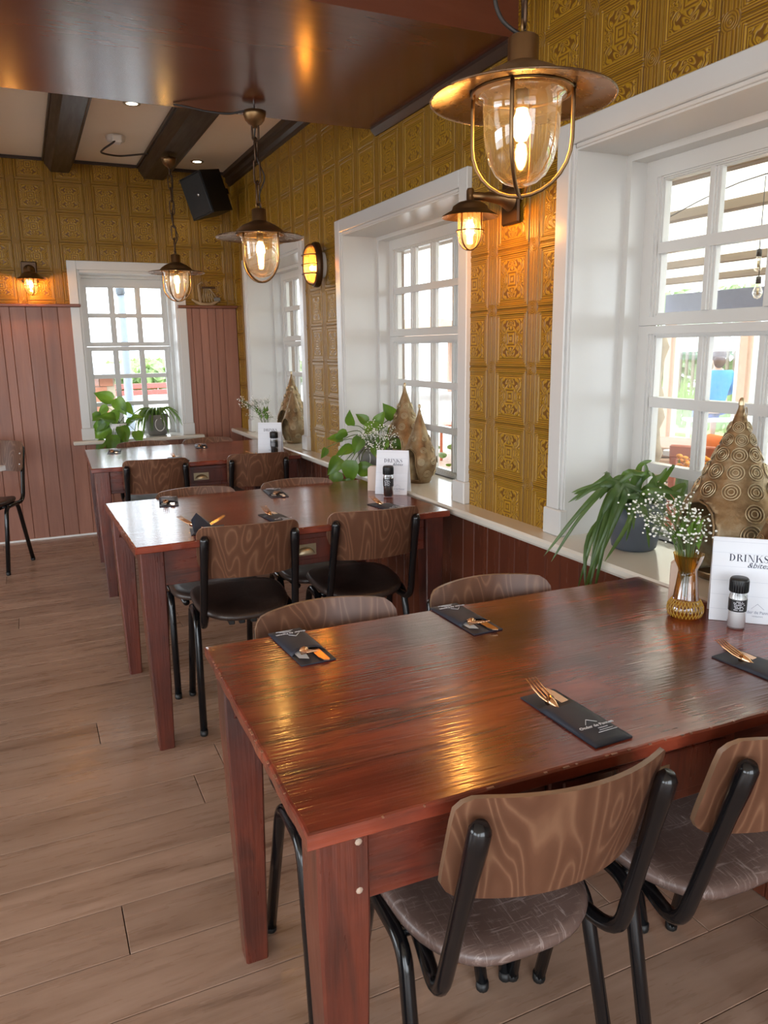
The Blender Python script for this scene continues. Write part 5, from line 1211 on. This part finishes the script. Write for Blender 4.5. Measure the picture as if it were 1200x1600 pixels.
# terrace chairs and tables
def tchair(label, loc, rz):
    t = thing('terrace_chair', label, 'chair', loc, rz, 'terracotta slatted terrace chairs')
    MB().bbox(-0.21, 0.21, -0.20, 0.21, 0.42, 0.45, 0.006).obj('seat', 'terracotta', t)
    for sx in (-1, 1):
        MB().bbox(sx*0.19-0.018, sx*0.19+0.018, 0.17, 0.205, 0, 0.42, 0.004).obj('leg', 'terracotta', t)
        MB().bbox(sx*0.19-0.018, sx*0.19+0.018, -0.215, -0.18, 0, 0.86, 0.004).obj('leg', 'terracotta', t)
    MB().bbox(-0.21, 0.21, -0.22, -0.185, 0.80, 0.87, 0.008).obj('top_rail', 'terracotta', t)
    for i in range(6): MB().bbox(-0.145+0.058*i-0.012, -0.145+0.058*i+0.012, -0.208, -0.192, 0.45, 0.80, 0.002).obj('slat', 'terracotta', t)
    return t
tc = tchair('terracotta slatted chair outside, seen through the nearest window left of the lantern', (1.80, 2.97, -0.005), -1.1)
for (x, y, r, lb) in ((3.25, 2.95, 1.9, 'terracotta slatted chair outside on the far side of the white table'), (1.55, 2.20, 0.2, 'terracotta slatted chair outside at the right edge of the nearest window'), (3.3, 8.45, 1.2, 'terracotta slatted chair outside through the second window'), (3.9, 8.9, 2.6, 'terracotta slatted chair outside, farther one through the second window')):
    dup(tc, (x, y, -0.005), r, lb)
t = thing('terrace_table', 'white topped terrace table outside the nearest window', 'table', (2.50, 3.12, -0.005), 0.05)
MB().bbox(-0.42, 0.42, -0.55, 0.55, 0.70, 0.74, 0.006).obj('table_top', 'cloth', t)
for sx in (-1, 1):
    for sy in (-1, 1): MB().bbox(sx*0.37-0.025, sx*0.37+0.025, sy*0.49-0.025, sy*0.49+0.025, 0, 0.70, 0.004).obj('leg', 'terracotta', t)
for (x, y, rz, lb) in ((2.32, 3.42, 1.3, 'rolled orange blanket on the terrace table outside, left one'), (2.45, 3.05, 1.2, 'rolled orange blanket on the terrace table outside, right one')):
    o = MB().lathe([(0.0001, -0.16), (0.035, -0.16), (0.045, -0.14), (0.046, 0.14), (0.035, 0.16), (0.0001, 0.16)], 14, Matrix.Translation((0, 0, 0.046))@Matrix.Rotation(pi/2, 4, 'Y')).obj('rolled_blanket', 'orange'); o.location = (x, y, 0.7355); o.rotation_euler = (0, 0, rz); tag(o, lb, 'blanket', 'rolled orange blankets')
t = thing('marigold_pot', 'orange flowers in a pot outside behind the lantern', 'potted plant', (1.30, 2.68, -0.005))
pot(t, 0.07, 0.09, 0.62, 'terracotta')
rnd = random.Random(2); m = MB(); m2 = MB()
for i in range(26):
    a, r = rnd.uniform(0, 2*pi), 0.075*sqrt(rnd.random()); z = 0.82+rnd.uniform(-0.05, 0.05); m.ball((r*cos(a), r*sin(a), z), 0.016, 8, 5, (1, 1, 0.6)); m2.add([(r*cos(a), r*sin(a), 0.55), (r*cos(a)+0.02, r*sin(a), 0.72), (r*cos(a), r*sin(a), z), (r*cos(a)-0.02, r*sin(a), 0.70)], [(0, 1, 2, 3)])
m.obj('blossom', 'marigold', t, 'stuff') if 'marigold' in M else m.obj('blossom', 'orange', t, 'stuff'); m2.obj('foliage', 'leaf', t, 'stuff')
t = thing('timber_step', 'low timber step of stacked planks on the terrace outside', 'step', (4.25, 5.75, -0.005), 0.5)
for k in range(4): MB().bbox(-0.6+0.1*k, 0.6, -0.75, 0.75, 0.105*k, 0.105*k+0.095, 0.008).obj('plank', 'deck', t)
# bistro chair and low white table out on the lawn edge
for (x, y, rz, lb) in ((7.15, 9.05, 0.5, 'white metal bistro chair beyond the windscreen beside the seated pair'), (7.6, 6.4, 1.9, 'white metal bistro chair beyond the windscreen behind the timber post')):
    t = thing('bistro_chair', lb, 'chair', (x, y, -0.12), rz, 'white bistro chairs')
    MB().lathe([(0.0001, 0.45), (0.19, 0.45), (0.2, 0.46), (0.19, 0.47), (0.0001, 0.47)], 20).obj('seat', 'screenframe', t)
    for k in range(2):
        sx = -0.16 if k else 0.16
        MB().tube([(sx, 0.2, 0), (sx, -0.16, 0.46), (sx, -0.2, 0.85)], 0.011, 6).obj('leg', 'screenframe', t); MB().tube([(sx, -0.24, 0), (sx, 0.14, 0.46)], 0.011, 6).obj('leg', 'screenframe', t)
    MB().tube(spline([(-0.16, -0.2, 0.85), (0, -0.24, 0.90), (0.16, -0.2, 0.85)], 4), 0.011, 6).obj('back_rail', 'screenframe', t)
# lawn and planting
lw = MB().box(8.2, 22, -5, 15.5, -0.12, -0.06).obj('lawn', 'grass', kind='structure')
m = MB(); rnd = random.Random(4)
for i in range(1500):
    x = rnd.uniform(8.8, 11.5); y = rnd.uniform(5, 15); h = rnd.uniform(0.35, 0.85); dx, dy = rnd.gauss(0, 0.12), rnd.gauss(0, 0.12)
    m.add([(x-0.02, y+0.02, -0.06), (x+0.02, y-0.02, -0.06), (x+dx, y+dy, h)], [(0, 1, 2)])
tag(m.obj('tall_grass', 'hedge'), 'tall green grass growing beyond the terrace windscreens', 'grass', None, 'stuff')
fc = thing('slat_fence', 'dark upright slat fence beyond the grass outside', 'fence', (12.3, 10, -0.06))
me = MB().bbox(-0.02, 0.02, -0.035, 0.035, 0, 1.75, 0.004).mesh('slat')
for i in range(70): link('slat', me, 'joist', fc, None, (0, -6.0+0.19*i, 0))
for z in (0.4, 1.4): MB().box(0.021, 0.06, -6.1, 7.3, z, z+0.07).obj('rail', 'joist', fc)
def shrub(label, loc, r, h, seed, mat='hedge', n=700, grp='shrubs beyond the terrace'):
    t = thing('shrub', label, 'shrub', loc, 0, grp); rnd = random.Random(seed); m = MB()
    for i in range(n):
        a = rnd.uniform(0, 2*pi); u = rnd.uniform(-0.9, 1); k = rnd.uniform(0.75, 1.0); q = sqrt(1-u*u)
        p = Vector((r*q*cos(a)*k, r*q*sin(a)*k, h/2+h/2*u*k)); e = Vector((rnd.gauss(0, 1), rnd.gauss(0, 1), rnd.gauss(0, 1))).normalized(); f = e.orthogonal(); s_ = r*0.13
        m.add([p-e*s_, p+f*s_*0.5, p+e*s_, p-f*s_*0.5], [(0, 1, 2, 3)])
    m.obj('foliage', mat, t, 'stuff'); MB().tube([(0, 0, 0), (0.03, 0.02, h*0.6)], 0.05, 6).obj('trunk', 'joist', t)
for i, (x, y, r, h) in enumerate(((14.5, 13.6, 1.5, 3.0), (15, 17.2, 1.7, 3.4), (14.2, 10.2, 1.4, 2.8), (15, 7.0, 1.4, 3.0), (14.5, 3.8, 1.4, 2.6))): shrub('leafy green shrub behind the slat fence outside, '+('fourth', 'fifth and farthest', 'third', 'second', 'first')[i]+' from the camera', (x, y, -0.06), r, h, i)
t = thing('flower_pot', 'leafy pot plant outside below the second window lanterns', 'potted plant', (1.25, 5.05, -0.005))
pot(t, 0.14, 0.18, 0.35, 'terracotta'); rnd = random.Random(6)
for i in range(14):
    a = rnd.uniform(0, 2*pi); heart(t, Vector((0.09*cos(a), 0.09*sin(a), 0.40+rnd.uniform(0, 0.28))), Vector((cos(a), sin(a), 0.6)), Vector((-cos(a)*0.5, -sin(a)*0.5, 1)), 0.11, 0.07)
# brick pier by the far windows, neighbour roof
bp_ = thing('brick_pier', 'brown brick pier outside between the second and third windows', 'pier', (1.2, 5.97, -0.004))
MB().box(-0.105, 0.105, -0.105, 0.105, 0, 2.5).obj('mortar_core', 'greywood', bp_)
bm_ = MB().bbox(-0.112, -0.004, -0.055, 0.055, 0, 0.062, 0.004).mesh('brick')
for k in range(34):
    for q in range(4): o = link('brick', bm_, 'brick', bp_, None, (0, 0, 0.006+k*0.072), (0, 0, pi/2*q)); o.location.x += 0.0; o.location = (o.location.x+0.057*(1, 0, -1, 0)[q]*(-0.0)+(-0.003 if k % 2 else 0.003)*0.5, 0, o.location.z)
t = thing('garden_pavilion', 'open garden pavilion with a brown tiled roof seen through the second window', 'pavilion', (9.5, 21.0, -0.12))
MB().add([(-2.6, -2.6, 1.75), (2.6, -2.6, 1.75), (2.6, 2.6, 1.75), (-2.6, 2.6, 1.75), (0, 0, 2.45)], [(0, 1, 4), (1, 2, 4), (2, 3, 4), (3, 0, 4), (3, 2, 1, 0)]).obj('roof', 'rooft', t)
for sx in (-1, 1):
    for sy in (-1, 1): MB().bbox(sx*2.2-0.08, sx*2.2+0.08, sy*2.2-0.08, sy*2.2+0.08, 0, 1.75, 0.01).obj('post', 'post', t)
# street side behind the back window
t = thing('steel_post', 'grey steel lamp post outside the back window', 'post', (-0.560, 9.0, -0.12))
MB().lathe([(0.0001, 0), (0.10, 0), (0.10, 0.03), (0.052, 0.06), (0.040, 2.15), (0.0001, 2.16)], 16).obj('shaft', 'greypost', t)
MB().tube([(0, 0, 2.12), (-0.02, -0.02, 2.35)], 0.05, 10).obj('head', 'greypost', t)
t = thing('brick_kiosk', 'low red brick kiosk with a grey awning outside the back window', 'kiosk', (-1.35, 13.6, -0.12))
MB().box(-1.4, 1.05, -0.6, 1.2, 0, 1.12).obj('mortar_core', 'greywood', t)
bm_ = MB().bbox(-0.10, 0.10, -0.03, 0.01, 0, 0.13, 0.005).mesh('brick')
for k in range(8):
    for i in range(12):
        if i*0.21+(0.1 if k % 2 else 0) < 2.3 and not (4 <= i <= 6 and k in (3, 4)): link('brick', bm_, 'brick', t, None, (-1.28+i*0.21+(0.1 if k % 2 else 0)*0.98, -0.605, 0.004+k*0.139))
MB().prism([(-0.85, 1.13), (-0.85, 1.17), (1.3, 1.30), (1.3, 1.13)], -1.6, 1.35, 'x').obj('awning', 'greypost', t)
MB().bbox(-0.42, 0.16, -0.66, -0.60, 0.40, 0.72, 0.01).obj('sign_board', 'screenframe', t)
t = thing('slatted_bench', 'low red slatted bench far outside the back window', 'bench', (0.62, 15.6, -0.12), 0.1)
for k in range(3): MB().bbox(-0.9, 0.9, -0.25+0.16*k, -0.12+0.16*k, 0.55, 0.59, 0.005).obj('slat', 'carred', t)
for k in range(2): MB().bbox(-0.9, 0.9, 0.24, 0.27, 0.66+0.13*k, 0.76+0.13*k, 0.005).obj('slat', 'carred', t)
for sx in (-0.7, 0.7): MB().bbox(sx-0.03, sx+0.03, 0.20, 0.24, 0, 0.88, 0.004).obj('leg', 'greypost', t); MB().bbox(sx-0.03, sx+0.03, -0.22, -0.17, 0, 0.55, 0.004).obj('leg', 'greypost', t)
for i, (x, y, r, h) in enumerate(((3.0, 32, 2.2, 1.15), (-2.0, 34, 2.2, 1.25), (8.0, 33, 2.2, 1.1))): shrub('pale green hedge shrub far beyond the back window, '+('middle', 'left', 'right')[i]+' of three', (x, y, -0.12), r, h, 20+i, grp='hedge shrubs far beyond the back window')

# ------------------------------------------------------------ people seated out on the lawn edge
def skin_body(name, joints, edges, mat, parent, sub=1):
    names = list(joints); me = bpy.data.meshes.new(name)
    me.from_pydata([joints[n][:3] for n in names], [(names.index(a), names.index(b_)) for a, b_ in edges], [])
    o = link(name, me, mat, parent); md = o.modifiers.new('skin', 'SKIN'); md.use_smooth_shade = True
    for i, n in enumerate(names):
        v = me.skin_vertices[0].data[i]; r = joints[n][3]; v.radius = (r, r if len(joints[n]) < 5 else joints[n][4]); v.use_root = (i == 0)
    s_ = o.modifiers.new('sub', 'SUBSURF'); s_.levels = sub; s_.render_levels = sub
    dg = bpy.context.evaluated_depsgraph_get(); nm = bpy.data.meshes.new_from_object(o.evaluated_get(dg)); o.modifiers.clear(); o.data = nm
    if not nm.materials: nm.materials.append(M[mat])
    return o
def person(label, loc, rz, top, bottom, hair):
    """seated, facing +y, seat at z 0.47"""
    t = thing('person', label, 'person', loc, rz)
    J = {'pelvis': (0, 0, 0.56, 0.15, 0.12), 'waist': (0, 0.0, 0.74, 0.13, 0.105), 'chest': (0, 0.02, 0.95, 0.155, 0.115), 'neckb': (0, 0.03, 1.10, 0.075), 'neck': (0, 0.045, 1.17, 0.052), 'head0': (0, 0.06, 1.24, 0.075), 'head1': (0, 0.065, 1.33, 0.088), 'crown': (0, 0.055, 1.40, 0.055), 'nose': (0, 0.165, 1.28, 0.012)}
    E_ = [('pelvis', 'waist'), ('waist', 'chest'), ('chest', 'neckb'), ('neckb', 'neck'), ('neck', 'head0'), ('head0', 'head1'), ('head1', 'crown'), ('head0', 'nose')]
    for s_, n in ((-1, 'l'), (1, 'r')):
        J.update({'sh'+n: (s_*0.19, 0.02, 1.05, 0.062), 'el'+n: (s_*0.25, 0.06, 0.79, 0.043), 'wr'+n: (s_*0.16, 0.27, 0.74, 0.028), 'palm'+n: (s_*0.14, 0.34, 0.735, 0.030, 0.016),
                  'hip'+n: (s_*0.10, 0.08, 0.55, 0.10), 'kn'+n: (s_*0.12, 0.46, 0.54, 0.066), 'an'+n: (s_*0.12, 0.44, 0.10, 0.040), 'toe'+n: (s_*0.13, 0.60, 0.035, 0.034), 'ear'+n: (s_*0.088, 0.055, 1.29, 0.012)})
        E_ += [('chest', 'sh'+n), ('sh'+n, 'el'+n), ('el'+n, 'wr'+n), ('wr'+n, 'palm'+n), ('pelvis', 'hip'+n), ('hip'+n, 'kn'+n), ('kn'+n, 'an'+n), ('an'+n, 'toe'+n), ('head0', 'ear'+n)]
        for f, (dx, L) in enumerate(((-0.024, 0.06), (-0.008, 0.072), (0.008, 0.068), (0.022, 0.052))):
            a = 'f%d%s' % (f, n); J[a] = (s_*0.14+dx, 0.375, 0.735, 0.0085); J[a+'b'] = (s_*0.14+dx*1.1, 0.375+L, 0.715, 0.0075); E_ += [('palm'+n, a), (a, a+'b')]
        J['th'+n] = (s_*0.105, 0.36, 0.745, 0.009); E_.append(('palm'+n, 'th'+n))
    skin_body('body', J, E_, 'skin', t)
    C = {k: J[k] for k in ('waist', 'pelvis', 'chest', 'neckb', 'shl', 'shr', 'ell', 'elr')}
    C = {k: (*v[:3], *(q+0.014 for q in v[3:])) for k, v in C.items()}
    for n, s_ in (('l', -1), ('r', 1)): C['cf'+n] = (s_*0.175, 0.235, 0.748, 0.042)
    skin_body('cardigan', C, [('waist', 'pelvis'), ('waist', 'chest'), ('chest', 'neckb'), ('chest', 'shl'), ('chest', 'shr'), ('shl', 'ell'), ('shr', 'elr'), ('ell', 'cfl'), ('elr', 'cfr')], top, t)
    K = {'p': (0, -0.01, 0.56, 0.19, 0.15), 'a': (-0.11, 0.12, 0.55, 0.125), 'b': (0.11, 0.12, 0.55, 0.125), 'a2': (-0.12, 0.46, 0.53, 0.10), 'b2': (0.12, 0.46, 0.53, 0.10), 'a3': (-0.12, 0.47, 0.26, 0.09), 'b3': (0.12, 0.47, 0.26, 0.09)}
    skin_body('skirt', K, [('p', 'a'), ('p', 'b'), ('a', 'a2'), ('b', 'b2'), ('a2', 'a3'), ('b2', 'b3')], bottom, t)
    hb = MB().ball((0, 0.035, 1.335), 0.112, 18, 12, (0.98, 1.0, 1.05)).ball((0, -0.03, 1.24), 0.085, 14, 10, (1.05, 0.7, 1.2))
    hb.obj('hair', hair, t)
    for s_ in (-1, 1): MB().ball((s_*0.032, 0.143, 1.315), 0.011, 8, 6).obj('eye', 'ink', t)
    MB().tube([(-0.022, 0.142, 1.235), (0, 0.150, 1.232), (0.022, 0.142, 1.235)], 0.005, 6).obj('mouth', 'orange', t)
    return t
person('person in a blue cardigan and periwinkle skirt seated outside, back to the window', (7.75, 8.34, -0.105), -0.55, 'blue', 'skirt', 'hair')
person('person in a light blue top seated outside just right of the blue cardigan', (8.25, 8.02, -0.105), -0.75, 'lightblue', 'skirt', 'hairgrey')
bn = thing('garden_bench', 'white garden bench under the two seated people outside', 'bench', (7.95, 8.13, -0.12), -0.58)
MB().bbox(-0.72, 0.72, -0.20, 0.22, 0.375, 0.41, 0.006).obj('seat', 'screenframe', bn)
for sx in (-0.62, 0.62):
    for sy in (-0.16, 0.18): MB().bbox(sx-0.025, sx+0.025, sy-0.025, sy+0.025, 0, 0.375, 0.004).obj('leg', 'screenframe', bn)
